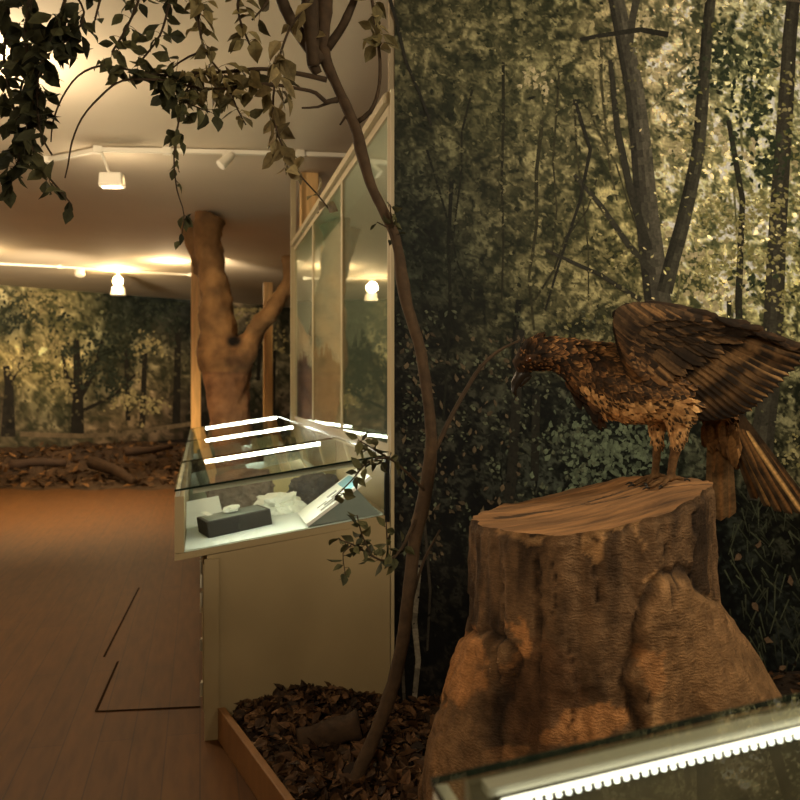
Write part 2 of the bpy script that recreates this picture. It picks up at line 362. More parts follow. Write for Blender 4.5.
def near_mural():
    ctrl=[(400,20,(66,60,34),.5),(440,60,(84,76,44),.5),(500,30,(88,80,46),.5),(560,30,(84,78,44),.55),(600,40,(100,88,52),.6),
      (660,40,(138,120,78),.7),(690,20,(148,130,84),.7),(745,60,(134,128,80),.9),(780,20,(150,140,96),.9),(760,130,(128,122,70),.9),(800,100,(180,165,110),.9),
      (420,120,(58,54,30),.5),(480,110,(78,72,40),.5),(540,100,(92,84,48),.55),(590,130,(104,94,56),.6),(640,130,(110,96,58),.6),(690,110,(166,146,96),.75),
      (415,190,(42,42,24),.5),(470,190,(58,54,30),.5),(530,180,(84,76,44),.55),(580,200,(104,94,54),.6),(625,220,(112,100,56),.7),(690,180,(150,134,84),.8),
      (740,210,(184,166,106),.8),(780,210,(186,170,108),.8),(720,260,(184,166,104),.8),(700,290,(150,134,78),.8),(790,290,(150,138,80),.9),
      (415,260,(34,36,21),.5),(460,270,(40,40,23),.5),(520,260,(76,70,40),.55),(570,270,(96,86,48),.6),(620,280,(104,92,52),.6),
      (420,340,(32,30,18),.55),(470,340,(38,36,20),.5),(520,330,(64,60,34),.5),(570,320,(88,80,46),.6),(600,320,(86,78,44),.6),
      (420,420,(30,27,16),.7),(480,420,(32,31,19),.6),(520,420,(34,34,21),.6),(560,420,(44,44,28),.7),(600,440,(58,60,40),.8),(640,450,(58,62,42),.8),
      (560,470,(34,36,24),.7),(700,440,(52,50,30),.6),(750,430,(52,52,32),.8),(790,380,(90,84,50),.9),(790,450,(84,76,44),.9),(780,330,(104,96,56),.9),
      (410,500,(24,22,13),.8),(450,500,(26,25,15),.8),(490,490,(26,26,16),.7),(420,580,(22,19,11),.8),(450,600,(20,18,10),.6),(420,660,(22,18,10),.7),(420,730,(20,14,8),.4),
      (740,520,(26,28,18),.8),(790,520,(34,32,18),.9),(750,600,(20,22,15),.7),(790,620,(22,23,15),.7),(760,680,(18,19,13),.6),(900,200,(150,140,90),.8),(900,500,(40,40,26),.8),(1000,300,(90,84,50),.8),(1000,700,(24,22,14),.6),(600,700,(24,22,14),.6)]
    f0=field(ctrl,42)  # control tones hold the print and the uneven spotlight on it together
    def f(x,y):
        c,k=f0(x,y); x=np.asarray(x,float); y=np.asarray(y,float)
        a=np.clip((x-560)/130,0,1); b_=np.clip((430-y)/170,0,1); g=1+.75*a*a*(3-2*a)*b_*b_*(3-2*b_)  # spotlit upper right is baked into the print colours as a gain
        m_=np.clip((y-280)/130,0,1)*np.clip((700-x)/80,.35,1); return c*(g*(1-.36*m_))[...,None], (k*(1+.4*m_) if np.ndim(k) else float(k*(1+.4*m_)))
    p=Print(lambda x,y: WY(x,y,3.822), (0,-1,0), .006)
    X0,X1,Y0,Y1=394.6,1130,-62,770
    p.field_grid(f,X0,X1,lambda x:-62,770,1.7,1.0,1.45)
    def pick(x,y,amp=.8,bias=0):
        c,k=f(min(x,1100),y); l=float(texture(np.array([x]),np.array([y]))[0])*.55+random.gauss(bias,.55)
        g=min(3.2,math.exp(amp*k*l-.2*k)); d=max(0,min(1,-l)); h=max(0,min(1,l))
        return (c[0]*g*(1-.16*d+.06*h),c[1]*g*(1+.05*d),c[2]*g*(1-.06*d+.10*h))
    def scatter(n,smin,smax,amp=.8,bias=0,xmax=830):
        for _ in range(n):
            x=random.uniform(X0+2,xmax); y=random.uniform(-40,765); s=smin+(smax-smin)*random.random()**2; x=max(x,X0+s*.7)
            p.leaf(x,y,random.gauss(.5,.9),s,s*random.uniform(.3,.7),pick(x,y,amp,bias))
    scatter(5200,3.5,8.5,1.9,-.15)
    # thin far stems
    dk=lin((40,34,20))
    for x0,y0,x1,y1,w in [(505,60,500,300,4),(540,120,530,330,5),(518,300,512,470,7),(448,180,446,420,5),(560,60,552,260,3),(470,90,452,260,3),(575,100,590,300,3),
                        (600,40,615,200,4),(430,150,470,300,3),(585,90,640,240,3),(535,300,600,180,3),(690,60,640,120,3),(730,300,735,470,6),(745,80,735,230,4),(675,300,690,180,3),(540,430,538,490,5),(500,440,505,485,4)]:
        pts=[(x0+(x1-x0)*t+random.uniform(-4,4),y0+(y1-y0)*t) for t in (0,.25,.5,.75,1)]
        c0,k0=f(x0,(y0+y1)/2); kk=random.uniform(.25,.45); p.stroke(pts,w*.8,w*.45,tuple(q*kk for q in c0),.3)
    scatter(4200,3,7,1.9,.05)
    gb=lin((70,62,44)); g2=lin((56,50,34)); hl=lin((120,100,70))
    # pale patches of sky behind the trunks
    for x,y,r in [(668,240,16),(690,260,14),(640,20,9),(700,60,8),(660,70,7),(720,140,9),(785,60,10),(750,150,8),(680,150,9),(735,290,14),(700,300,12),(790,170,10),(532,78,8),(545,88,7)]:
        for _ in range(int(r*2.2)):
            s=random.uniform(4,9); p.leaf(random.gauss(x,r*.6),random.gauss(y,r*.7),random.uniform(0,6.3),s,s*.7,tuple(q*random.uniform(.85,1.15) if False else q for q in lerp3(lin((172,150,96)),lin((208,182,128)),random.random())))
    # main trunks
    p.stroke([(612,-20),(622,30),(634,90),(641,150),(646,210),(652,260),(660,320),(668,400)],15,30,gb,.35,(1.5,.95,.45))
    p.stroke([(712,-20),(706,40),(702,100),(698,150),(690,190),(682,225),(672,260),(664,292)],10,16,g2,.35,(1.4,.9,.55))
    p.stroke([(795,-20),(789,40),(785,110),(780,180),(776,250),(773,320),(768,390),(762,440),(758,500)],13,24,tuple(c*.9 for c in gb),.2,(.7,1.05,.7))
    p.stroke([(640,-20),(632,20),(628,60)],8,6,gb); p.stroke([(668,35),(640,30),(600,36),(580,40)],6,4,tuple(c*.55 for c in g2))
    p.stroke([(728,120),(742,200),(738,300),(742,420),(735,470)],5,9,tuple(c*.7 for c in g2))
    p.stroke([(610,60),(617,130),(630,190),(648,250)],5,9,tuple(c*.8 for c in g2)); p.stroke([(574,175),(600,205),(628,245),(650,270)],4,7,g2)
    p.stroke([(380,-30),(396,20),(405,60),(420,95),(431,125)],4,2.5,tuple(c*.45 for c in g2)); p.stroke([(574,100),(590,150),(580,200),(560,260),(545,310)],4,2,tuple(c*.5 for c in g2))
    p.stroke([(520,330),(516,400),(512,470),(506,520)],9,11,tuple(c*.42 for c in g2)); p.stroke([(536,395),(534,480)],8,8,tuple(c*.4 for c in g2)); p.stroke([(545,250),(600,275),(640,300)],3,5,tuple(c*.8 for c in g2))
    # pale birch stems low on the left
    p.stroke([(419,560),(414,620),(418,660),(414,700)],6,5,lin((120,104,76)),.4); p.stroke([(405,600),(402,660),(404,700)],4,3,lin((72,60,42)),.4)
    p.stroke([(424,520),(430,590),(427,650)],3,2,lin((60,50,34)))
    # foreground leaves of the print
    for _ in range(3000):
        x=random.uniform(X0+3,830); y=random.uniform(-40,740)
        tr=min(abs(x-(618+y*.18)) if y<330 else 99,abs(x-(706-max(0,y-150)*.28)) if y<290 else 99, abs(x-(790-y*.055)))
        if tr<15 and random.random()<.9: continue
        s=random.uniform(2.5,6); p.leaf(max(x,X0+s*.7),y,random.gauss(.5,.9),s,s*random.uniform(.3,.7),pick(x,y,1.9,.2))
    # bright sunlit sprays on the right
    for cx,cy,sx,sy,n in [(765,205,32,14,150),(725,225,30,12,150),(745,262,36,14,170),(705,275,22,16,110),(785,240,20,16,90),(780,300,18,10,50),(712,205,16,9,45),(790,455,12,14,36),(790,120,14,30,60),(770,90,18,30,60),(760,20,24,20,70),(590,330,26,20,60),(620,260,20,20,50),(720,330,30,12,60),(640,60,20,30,40),(790,340,12,20,50),(690,130,18,40,70)]:
        for _ in range(int(n*.8)):
            s=random.uniform(3,7); t=random.random(); br=(.5 if cx<650 else .9)*random.uniform(.75,1.05)
            c=tuple(q*br for q in lin((int(138+62*t),int(126+50*t),int(62+52*t))))
            p.leaf(random.gauss(cx,sx*.6),random.gauss(cy,sy*.7),random.gauss(.4,.6),s,s*random.uniform(.4,.75),c)
    # dark sprays
    for cx,cy,sx,sy,n in [(750,110,22,40,130),(720,60,14,34,70),(770,160,14,20,60),(735,330,16,10,20),(690,70,8,30,20),(760,280,22,10,20)]:
        for _ in range(n):
            s=random.uniform(4,9); p.leaf(random.gauss(cx,sx*.6),random.gauss(cy,sy*.7),random.uniform(0,6.3),s,s*.6,lerp3(lin((34,42,24)),lin((62,66,38)),random.random()))
    # grey-green leaves under the bird, brown ones low left, grass blades low right
    for _ in range(420):
        x=random.gauss(610,32); y=random.gauss(452,24); s=random.uniform(4,9); g=random.uniform(.5,1.15)
        p.leaf(x,y,random.uniform(0,6.3),s,s*.6,tuple(q*g for q in lin((104,108,74))))
    for _ in range(1300):
        x=random.uniform(398,600); y=random.uniform(310,600)
        if random.random()<sstep(470,600,y): continue
        if vn(x,y,26,21)<-.1: continue
        s=random.uniform(2.5,6.5); g=random.uniform(.25,.95); p.leaf(x,y,random.gauss(.6,.8),s,s*.55,tuple(q*g for q in lin((100,98,66))))
    for _ in range(150):
        x=random.uniform(400,520); y=random.uniform(330,560); s=random.uniform(4,9); g=random.uniform(.4,1.1)
        p.leaf(x,y,random.gauss(1.2,.5),s,s*.5,tuple(q*g for q in lin((104,84,54))))
    for _ in range(170):
        x=random.uniform(722,810); y=random.uniform(480,700); l=random.uniform(8,26); a=random.uniform(-.6,.9)
        kk=random.uniform(.25,.8); p.stroke([(x,y),(x+l*math.sin(a),y+l*math.cos(a))],1.5,.6,tuple(q*kk for q in lin((96,94,62))))
    for x,y in [(754,606),(768,640),(738,556),(790,580),(782,668),(758,545)]: p.leaf(x,y,random.uniform(0,3),10,6,lin((112,84,54)))
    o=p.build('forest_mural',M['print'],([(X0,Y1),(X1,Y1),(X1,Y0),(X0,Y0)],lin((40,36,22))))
    tag(o,'large printed woodland photograph covering the wall behind the stump and bird of prey','mural')
near_mural()

def far_mural():
    d=(FB-FA); d.z=0; d.normalize(); n=Vector((d.y,-d.x,0))
    def mp(x,y):
        r=ray(x,y); k=(FA-Vector((0,0,CAMZ))).dot(n)/r.dot(n); return Vector((0,0,CAMZ))+r*k
    ctrl=[(0,300,(120,108,66),.6),(15,320,(70,70,46),.8),(40,300,(150,130,76),.6),(50,330,(140,122,70),.6),(20,360,(150,128,70),.6),(60,370,(140,120,66),.6),(80,330,(120,108,64),.6),
      (110,330,(60,60,36),.6),(130,310,(40,42,28),.5),(160,310,(34,38,28),.4),(190,330,(30,32,24),.4),(150,350,(92,80,46),.6),(170,370,(86,74,42),.6),(120,380,(56,54,32),.6),(90,390,(70,64,38),.6),
      (10,400,(36,28,16),.4),(40,400,(104,94,54),.5),(60,420,(76,68,42),.5),(130,400,(118,98,58),.5),(150,410,(104,82,50),.5),(190,400,(40,34,22),.5),(170,340,(60,54,34),.6),
      (30,432,(96,82,50),.3),(100,434,(104,84,52),.3),(160,430,(74,58,36),.4),(40,450,(40,30,17),.4),(120,450,(44,32,18),.4),(190,450,(40,28,16),.4),
      (240,300,(110,92,60),.6),(270,330,(66,58,36),.6),(285,370,(84,74,46),.6),(250,380,(66,58,36),.6),(280,410,(60,48,30),.5),(330,340,(60,54,36),.5),(-60,330,(120,108,66),.6),(-60,430,(60,50,30),.5),(240,350,(40,38,24),.5)]
    f=field(ctrl,24)
    p=Print(mp,tuple(n),.03)
    def topy(x): return mp_top(x)
    # height of the ceiling line in this picture
    def mp_top(x):
        lo,hi=200,387
        for _ in range(30):
            mid=(lo+hi)/2
            if mp(x,mid).z>CEIL-.01: lo=mid
            else: hi=mid
        return hi
    X0,X1=-85,425
    p.field_grid(f,X0,X1,lambda x:mp_top(x),474,2.3,1.2,1.35)
    def sc(n,a,b):
        for _ in range(n):
            x=random.uniform(X0+6,X1-6); y=random.uniform(mp_top(x)+7,472 if random.random()<.2 else 432)
            y=max(y,mp_top(x)+6)
            c,k=f(x,y); g=math.exp(random.gauss(-.1,.1+.45*k)); s=random.uniform(a,b)
            p.leaf(x,y,random.uniform(0,6.3),s,s*.7,tuple(q*g for q in c))
    sc(500,4,8)
    dk=lin((34,28,17))
    p.stroke([(6,366),(9,385),(8,436)],7,15,dk,.4); p.stroke([(12,380),(22,360),(24,345)],4,2,dk); p.stroke([(76,340),(78,385),(77,436)],6,14,dk); p.stroke([(78,400),(95,370),(102,340)],7,3,dk); p.stroke([(77,395),(66,375),(62,350)],5,3,dk); p.stroke([(80,412),(115,395),(135,375)],4,2,dk)
    p.stroke([(126,350),(128,420)],4,5,dk); p.stroke([(145,350),(142,425)],5,6,dk); p.stroke([(178,330),(176,425)],6,8,dk); p.stroke([(272,350),(270,430)],8,9,dk); p.stroke([(262,300),(258,380)],4,4,dk)
    p.stroke([(20,434),(80,436),(120,434),(190,424)],5,4,lin((112,90,58))); p.stroke([(100,452),(150,446),(200,440)],9,6,lin((28,20,12)))
    sc(900,3,6)
    for cx,cy,r,cnt in [(16,318,18,110),(104,345,22,130),(88,372,16,70),(128,325,18,90),(60,318,12,40),(70,350,10,40),(140,350,14,60),(115,385,16,70),(165,315,20,90)]:
        for _ in range(cnt):
            q=random.uniform(.6,1.5); s_=random.uniform(3,6); y=max(random.gauss(cy,r*.6),mp_top(cx)+6); p.leaf(random.gauss(cx,r*.7),min(y,430),random.uniform(0,6.3),s_,s_*.6,tuple(w*q for w in lin((44,46,28))))
    for cx,cy,r,cnt in [(40,300,18,70),(48,345,20,90),(20,365,14,60),(60,385,14,50),(128,398,12,50),(150,405,10,40),(150,345,12,40),(245,310,16,60),(270,340,16,50)]:
        for _ in range(cnt):
            q=random.uniform(.6,1.15); s_=random.uniform(3,6.5); y=max(random.gauss(cy,r*.6),mp_top(cx)+6); p.leaf(random.gauss(cx,r*.7),min(y,428),random.uniform(0,6.3),s_,s_*.6,tuple(w*q for w in lin((166,142,84))))
    yb=474
    tl=mp_top(X0); 
    o=p.build('forest_mural',M['farprint'],([(X0,yb),(X1,yb),(X1,mp_top(X1)),(X0,tl)],lin((60,52,32))))
    tag(o,'distant printed woodland mural along the far wall with dark trunks and sunlit foliage','mural')
far_mural()

# ---------------------------------------------------------------- display cases
TT=.145
def case(Y0,Y1,xoff,label,near=True,group='glass topped display cases',deckm='deck',strip=(.03,.72),TT=.145,boardend=False):
    x0=-.105+xoff; xb=.03+xoff; x1=.8285+xoff; xg=-.066+xoff; xr=.806+xoff
    top=lambda X: 1.062+TT*(X+.105-xoff)
    dk=lambda X: .800+.150*(X-xg)
    t=thing('display_case',label,'display case',(xb+.3,Y0,0),group)
    # plinth
    b=MB(); b.hexa([(xb,Y0,0.0),(x1,Y0,0.0),(x1,Y1,0),(xb,Y1,0)],[(xb,Y0,dk(xb)-.03),(x1,Y0,dk(x1)-.03),(x1,Y1,dk(x1)-.03),(xb,Y1,dk(xb)-.03)])
    base=b.build('cabinet',M['casewood'],t)
    n=max(1,round((Y1-Y0)/.7))
    for i in range(n):
        a=Y0+.05+(Y1-Y0-.1)*i/n+.004; c=Y0+.05+(Y1-Y0-.1)*(i+1)/n-.004
        b=MB(); b.box(xb-.018,xb-.001,a,c,.10,.735); dr=bevel(b.build('door',M['casewood'],t))
        for z in (.17,.56,.64):
            b=MB(); b.box(xb-.026,xb-.018,a+.006,a+.05,z,z+.05); b.tube([(xb-.024,a+.004,z-.004),(xb-.024,a+.004,z+.054)],.006,8); b.build('hinge',M['alu'],dr)
    b=MB(); b.box(xb-.012,xb+.05,Y0-.012,Y0-.0005,0.0,.77); b.build('corner_post',M['casewood'],t)
    # sloping tray with an upstand along its low edge
    b=MB(); b.hexa([(x0,Y0,.768),(x1,Y0,dk(x1)-.03),(x1,Y1,dk(x1)-.03),(x0,Y1,.768)],[(x0,Y0,dk(x0)),(x1,Y0,dk(x1)),(x1,Y1,dk(x1)),(x0,Y1,dk(x0))])
    b.box(x0,xg,Y0,Y1,.80,1.040); b.build('tray',M['casewood'],t)
    b=MB(); b.hexa([(xg+.002,Y0+.014,dk(xg)),(xr-.004,Y0+.014,dk(xr)),(xr-.004,Y1-.014,dk(xr)),(xg+.002,Y1-.014,dk(xg))],[(xg+.002,Y0+.014,dk(xg)+.006),(xr-.004,Y0+.014,dk(xr)+.006),(xr-.004,Y1-.014,dk(xr)+.006),(xg+.002,Y1-.014,dk(xg)+.006)]); b.build('deck',M[deckm],t)
    # glass lid
    th=.009
    b=MB(); 
    b.hexa([(x0,Y0-.012,top(x0)),(xr,Y0-.012,top(xr)),(xr,Y1-.002,top(xr)),(x0,Y1-.002,top(x0))],[(x0,Y0-.012,top(x0)+th),(xr,Y0-.012,top(xr)+th),(xr,Y1-.002,top(xr)+th),(x0,Y1-.002,top(x0)+th)])
    b.mi=[2,0,1,1,1,1]; b.build('glass_top',[M['glass'],M['glassedge'],M['clear']],t)
    ends=[(Y0+.001,Y0+.009)]+[(Y1-.012,Y1-.004)]
    for k,(a,c) in enumerate(ends):
        if k==1 and boardend: continue
        b=MB(); b.hexa([(xg,a,dk(xg)),(xr,a,dk(xr)),(xr,c,dk(xr)),(xg,c,dk(xg))],[(xg,a,top(xg)),(xr,a,top(xr)),(xr,c,top(xr)),(xg,c,top(xg))])
        b.mi=[1,1,0,1,0,1]; b.build('end_pane',[M['glass'],M['glassedge']],t)
    b=MB(); b.box(x0+.004,x0+.020,Y0,Y1,1.040,top(x0)-.0005); b.build('lid_rail',M['alu'],t)
    if boardend:
        b=MB(); b.hexa([(xg,Y1-.016,dk(xg)),(xr,Y1-.016,dk(xr)),(xr,Y1-.004,dk(xr)),(xg,Y1-.004,dk(xg))],[(xg,Y1-.016,top(xg)-.0008),(xr,Y1-.016,top(xr)-.0008),(xr,Y1-.004,top(xr)-.0008),(xg,Y1-.004,top(xg)-.0008)]); b.build('end_board',M['greydeck'],t)
    if near:
        b=MB(); b.hexa([(xr,Y0-.006,dk(xr)-.03),(xr+.02,Y0-.006,dk(xr)-.03),(xr+.02,Y0+.02,dk(xr)-.03),(xr,Y0+.02,dk(xr)-.03)],[(xr,Y0-.006,top(xr)),(xr+.02,Y0-.006,top(xr)),(xr+.02,Y0+.02,top(xr)),(xr,Y0+.02,top(xr))]); b.build('edge_strip',M['black'],t)
    if near:
        sa=xoff-.03; sb=xoff+.74; ya=Y0+.013
        b=MB()
        for (y_a,y_b,z_a,z_b) in ((ya,ya+.003,-.024,-.001),(ya+.003,ya+.028,-.004,-.001)):
            b.hexa([(sa,y_a,top(sa)+z_a),(sb,y_a,top(sb)+z_a),(sb,y_b,top(sb)+z_a),(sa,y_b,top(sa)+z_a)],[(sa,y_a,top(sa)+z_b),(sb,y_a,top(sb)+z_b),(sb,y_b,top(sb)+z_b),(sa,y_b,top(sa)+z_b)])
        st=b.build('led_strip',M['alu'],t)
        b=MB(); b.tube([(sa+.005,ya+.014,top(sa)-.012),(sb-.005,ya+.014,top(sb)-.012)],.006,10); b.build('light_tube',M['led'],st,smooth=True)
    # LED strip under the far end of the lid
    sa=xoff+strip[0]; sb=xoff+strip[1]; yc=Y1-(.040 if not boardend else .034)
    b=MB(); b.hexa([(sa-.012,yc-.004,top(sa)-.010),(sb+.012,yc-.004,top(sb)-.010),(sb+.012,yc+.020,top(sb)-.010),(sa-.012,yc+.020,top(sa)-.010)],[(sa-.012,yc-.004,top(sa)-.001),(sb+.012,yc-.004,top(sb)-.001),(sb+.012,yc+.020,top(sb)-.001),(sa-.012,yc+.020,top(sa)-.001)])
    st=b.build('led_strip',M['alu'],t)
    return t,dk,top,st,sa,sb,yc
def ledbar(st,top,sa,sb,yc,r,chips=0,m='led'):
    b=MB(); b.tube([(sa,yc-.012,top(sa)-.012),(sb,yc-.012,top(sb)-.012)],r,10); b.build('light_tube',M[m],st,smooth=True)
    if chips:
        b=MB()
        for i in range(chips):
            x=sa+(sb-sa)*(i+.5)/chips; b.box(x-.0022,x+.0022,yc-.0195,yc-.0172,top(x)-.0175,top(x)-.0135)
        b.build('diode_row',M['ledchip'],st)

t1,dk,tp,st,sa,sb,yc=case(3.72,5.13,0,'near display case with black box, rocks and white cards under its lit glass lid',strip=(.03,.70))
ledbar(st,tp,sa,sb,yc,.0105)
t2,_,tp2,st,sa,sb,yc=case(5.14,7.13,0,'middle display case behind the rock filled one, below the last two wall panels',near=False,strip=(.045,.75))
ledbar(st,tp2,sa,sb,yc,.0125)
t3,_,tp3,st,sa,sb,yc=case(7.14,9.25,0,'farthest display case, its lit glass lid ending beside the forked tree',near=False,strip=(.06,.80))
ledbar(st,tp3,sa,sb,yc,.015)
t4,dk4,tp4,st4,sa4,sb4,yc4=case(-.75,.905,.352,'foreground display case whose bright light strip crosses below the tree stump',deckm='greydeck',strip=(-.038,.76),TT=.118,boardend=True,near=False)
ledbar(st4,tp4,sa4,sb4,yc4,.0027,chips=70,m='ledsoft')

# ---- exhibits on the near deck
DS=math.atan(.150)
def onDeck(px,py):
    # point where the view ray meets the sloping deck of the near case
    r=ray(px,py); o=Vector((0,0,CAMZ))
    nrm=Vector((-.150,0,1)); p0=Vector((-.066,0,.806))
    return o+r*((p0-o).dot(nrm)/r.dot(nrm))
DM=Matrix.Rotation(-DS,4,'Y')
def deckbox(b,c,w,d,h,rz,m=None,lift=0,tiltx=0,col=None):
    R=DM@Matrix.Rotation(rz,4,'Z')@Matrix.Rotation(tiltx,4,'X')
    vs=[Vector(c)+(R@Vector((x,y,z+lift))) for z in (0.0008,h) for x,y in ((-w/2,-d/2),(w/2,-d/2),(w/2,d/2),(-w/2,d/2))]
    b.hexa(vs[:4],vs[4:],col,m)
def rockmesh(c,rx,ry,rz,seed,rough=.35,sub=4,flat=True):
    bm=bmesh.new(); bmesh.ops.create_icosphere(bm,subdivisions=sub,radius=1)
    b=MB(); vs=[]
    for v in bm.verts:
        p=v.co.copy(); q=p+Vector((seed,seed*2.3,0)); k=1+rough*fbm(q*1.3,4)+.12*abs(fbm(q*4,3))
        # squarish
        m=max(abs(p.x),abs(p.y),abs(p.z)); p=p*(1/m)*.55+p*.45
        vs.append(Vector((p.x*rx,p.y*ry,p.z*rz))*k)
    R=DM.to_3x3(); lo=min(v.z for v in vs)
    vs=[Vector(c)+R@Vector((v.x,v.y,max(v.z,-rz*.8)+rz*.8+.0008)) for v in vs]
    bm.verts.index_update(); b.add(vs,[tuple(x.index for x in f.verts) for f in bm.faces]); bm.free(); return b
c=onDeck(236,531)+Vector((0,.07,0))
t=thing('specimen_box','open black box with a white mineral inside, nearest in the display case','box',c)
b=MB(); deckbox(b,c,.30,.22,.075,math.radians(12)); bevel(b.build('box_body',M['darkbox'],t),.004)
b=MB(); deckbox(b,c,.272,.195,.002,math.radians(12),lift=.0745); b.build('box_lining',M['slab'],t)
q=c+Vector((-.02,.0,.080)); b=rockmesh(q+Vector((0,0,0)),.034,.022,.014,3,.5,3); b.build('mineral',M['quartz'],t)
b=MB(); deckbox(b,c+Vector((-.118,-.02,-.018)),.026,.15,.002,math.radians(12),lift=.0955); b.build('paper_tag',M['paper'],t)
c=onDeck(247,522)+Vector((-.0,.37,.04))
c.z=dk(c.x)+.006
o=rockmesh(c,.165,.12,.115,1.2,.16,5).build('grey_rock',M['rock'],smooth=False); tag(o,'rough grey block of rock behind the black box in the display case','rock')
c=Vector((.02,4.32,0)); c.z=dk(.02)+.006
b=MB(); deckbox(b,c,.20,.012,.15,math.radians(6),tiltx=math.radians(-38)); o=b.build('caption_card',M['paper']); tag(o,'white caption card propped at the left behind the grey rock','card')
c=Vector((.215,4.52,0)); c.z=dk(c.x)+.006
b=MB(); deckbox(b,c,.20,.012,.20,math.radians(22),tiltx=math.radians(-45)); o=b.build('caption_card',M['paper']); tag(o,'white caption card propped behind the top of the grey rock, middle of the case','card')
c=Vector((.40,4.28,0)); c.z=dk(c.x)+.006
o=rockmesh(c,.09,.07,.05,5.2,.6,4).build('white_mineral',M['quartz']); tag(o,'jagged white mineral lump between the grey rock and the dark rock','mineral')
c=Vector((.60,4.46,0)); c.z=dk(c.x)+.006
o=rockmesh(c,.12,.09,.075,8.1,.22,5).build('dark_rock',M['darkrock']); tag(o,'dark slate coloured rock behind the slanted white panel','rock')
# slanted text panel
c=onDeck(340,504); c.z=dk(c.x)+.006
t=thing('slanted_panel','long white slanted panel with a blue picture at the right of the case','panel',c)
A_=onDeck(308,528)+UP*.0075; C_=onDeck(380,514.5)+UP*.0075; C_.y=A_.y; C_.z=dk(C_.x)+.0075; ap=WY(357,489,A_.y)
BK_=Vector((.0,.34,0)); s0=(ap-A_)
b=MB(); b.add([A_,C_,ap,A_+BK_,C_+BK_,ap+BK_],[(0,1,2),(5,4,3),(0,3,4,1),(1,4,5,2),(2,5,3,0)]); b.build('stand',M['slab'],t)
nn=s0.cross(BK_).normalized(); nn=nn if nn.z>0 else -nn
def plate(b,u0,u1,v0,v1,h0,h1):
    q=[A_+s0*u+BK_*v for u,v in ((u0,v0),(u1,v0),(u1,v1),(u0,v1))]
    b.hexa([p+nn*h0 for p in q],[p+nn*h1 for p in q])
b=MB(); plate(b,.0,1.30,-.04,1.0,.0006,.014); b.build('panel_body',M['paper'],t)
b=MB(); plate(b,.86,1.12,.05,.9,.0146,.0156); b.build('blue_picture',M['blue'],t)
b=MB()
for u0,u1,v0,v1 in [(.32,.80,.06,.16),(.42,.7,.2,.3),(.6,.86,.3,.42),(.3,.5,.34,.4),(.55,.75,.5,.6)]: plate(b,u0,u1,v0,v1,.0146,.0156)
b.build('black_picture',M['black'],t)
# further boards seen through the lid
def board(x,y,w,h,rz,tx,m,label,name='display_board'):
    c=Vector((x,y,dk(x)+.007)); b=MB(); deckbox(b,c,w,.014,h,math.radians(rz),tiltx=math.radians(tx)); o=bevel(b.build(name,M[m]),.003); tag(o,label,'board'); return o
board(.56,4.80,.34,.26,30,-50,'tan','yellowish tan display board leaning behind the dark rock')
board(.36,4.68,.05,.20,28,-45,'paper','narrow white display board standing beside the tan board')
board(.21,4.92,.30,.20,12,-55,'slab','grey slanted display board under the first light strip','display_board')
board(.70,4.52,.10,.16,58,-30,'slab','small grey display board in front of the tan board at the wall side','display_board')

# ---- contents of the middle and far cases (seen faintly through the lids)
for i,(x,y,w,h,rz,m,lab) in enumerate([(.18,5.75,.34,.20,10,'slab','grey board leaning in the middle display case on its left side'),(.56,5.9,.28,.22,-12,'paper','white board leaning in the middle display case on its wall side'),
     (.2,7.9,.4,.2,6,'slab','grey board leaning in the farthest display case on its left side'),(.6,8.1,.26,.2,-8,'tan','tan board leaning in the farthest display case on its wall side')]):
    board(x,y,w,h,rz,-55,m,lab)
# slanted board inside the foreground case
c=Vector((.80,.35,dk4(.80)+.007))
b=MB(); deckbox(b,c,.62,.5,.02,math.radians(4)); o=b.build('display_board',M['greydeck']); tag(o,'grey board lying under the glass of the foreground case','board')

# ---------------------------------------------------------------- glazed wall panels
def poster_mat(name,base,band,shape):
    m,nt,bs=newmat(name); N=nt.nodes; L=nt.links
    tc=N.new('ShaderNodeTexCoord'); sp=N.new('ShaderNodeSeparateXYZ'); L.new(tc.outputs['Generated'],sp.inputs[0])
    def math_(op,a,b=None):
        q=N.new('ShaderNodeMath'); q.operation=op
        for i,x in enumerate((a,b)):
            if x is None: continue
            if isinstance(x,(int,float)): q.inputs[i].default_value=x
            else: L.new(x,q.inputs[i])
        return q.outputs[0]
    n=N.new('ShaderNodeTexNoise'); n.inputs['Scale'].default_value=3; n.inputs['Detail'].default_value=5; L.new(tc.outputs['Generated'],n.inputs['Vector'])
    top=math_('GREATER_THAN',sp.outputs['Z'],.86)
    hz=math_('ADD',math_('MULTIPLY',n.outputs[0],.55),math_('MULTIPLY',sp.outputs['Y'],.12))
    low=math_('LESS_THAN',sp.outputs['Z'],math_('SUBTRACT',hz,.02))
    def mix(f,a,b):
        q=N.new('ShaderNodeMix'); q.data_type='RGBA'; L.new(f,q.inputs['Factor'])
        for s,x in ((6,a),(7,b)):
            if isinstance(x,tuple): q.inputs[s].default_value=(*lin(x),1)
            else: L.new(x,q.inputs[s])
        return q.outputs[2]
    c=mix(low,base,shape); c=mix(top,c,band)
    L.new(c,bs.inputs['Base Color']); bs.inputs['Roughness'].default_value=.6
    return m
PY=[3.75,5.07,6.42,7.72]
PM=[poster_mat('poster_forest',(120,126,104),(128,140,118),(62,74,58)),poster_mat('poster_plain',(216,206,176),(108,132,98),(176,152,116)),poster_mat('poster_valley',(214,206,184),(112,140,106),(110,88,96))]
PL=['nearest glazed wall panel, mirroring a lamp and dark woodland','middle glazed wall panel with a green top band over a pale poster','farthest glazed wall panel with a purple grey shape low on its poster']
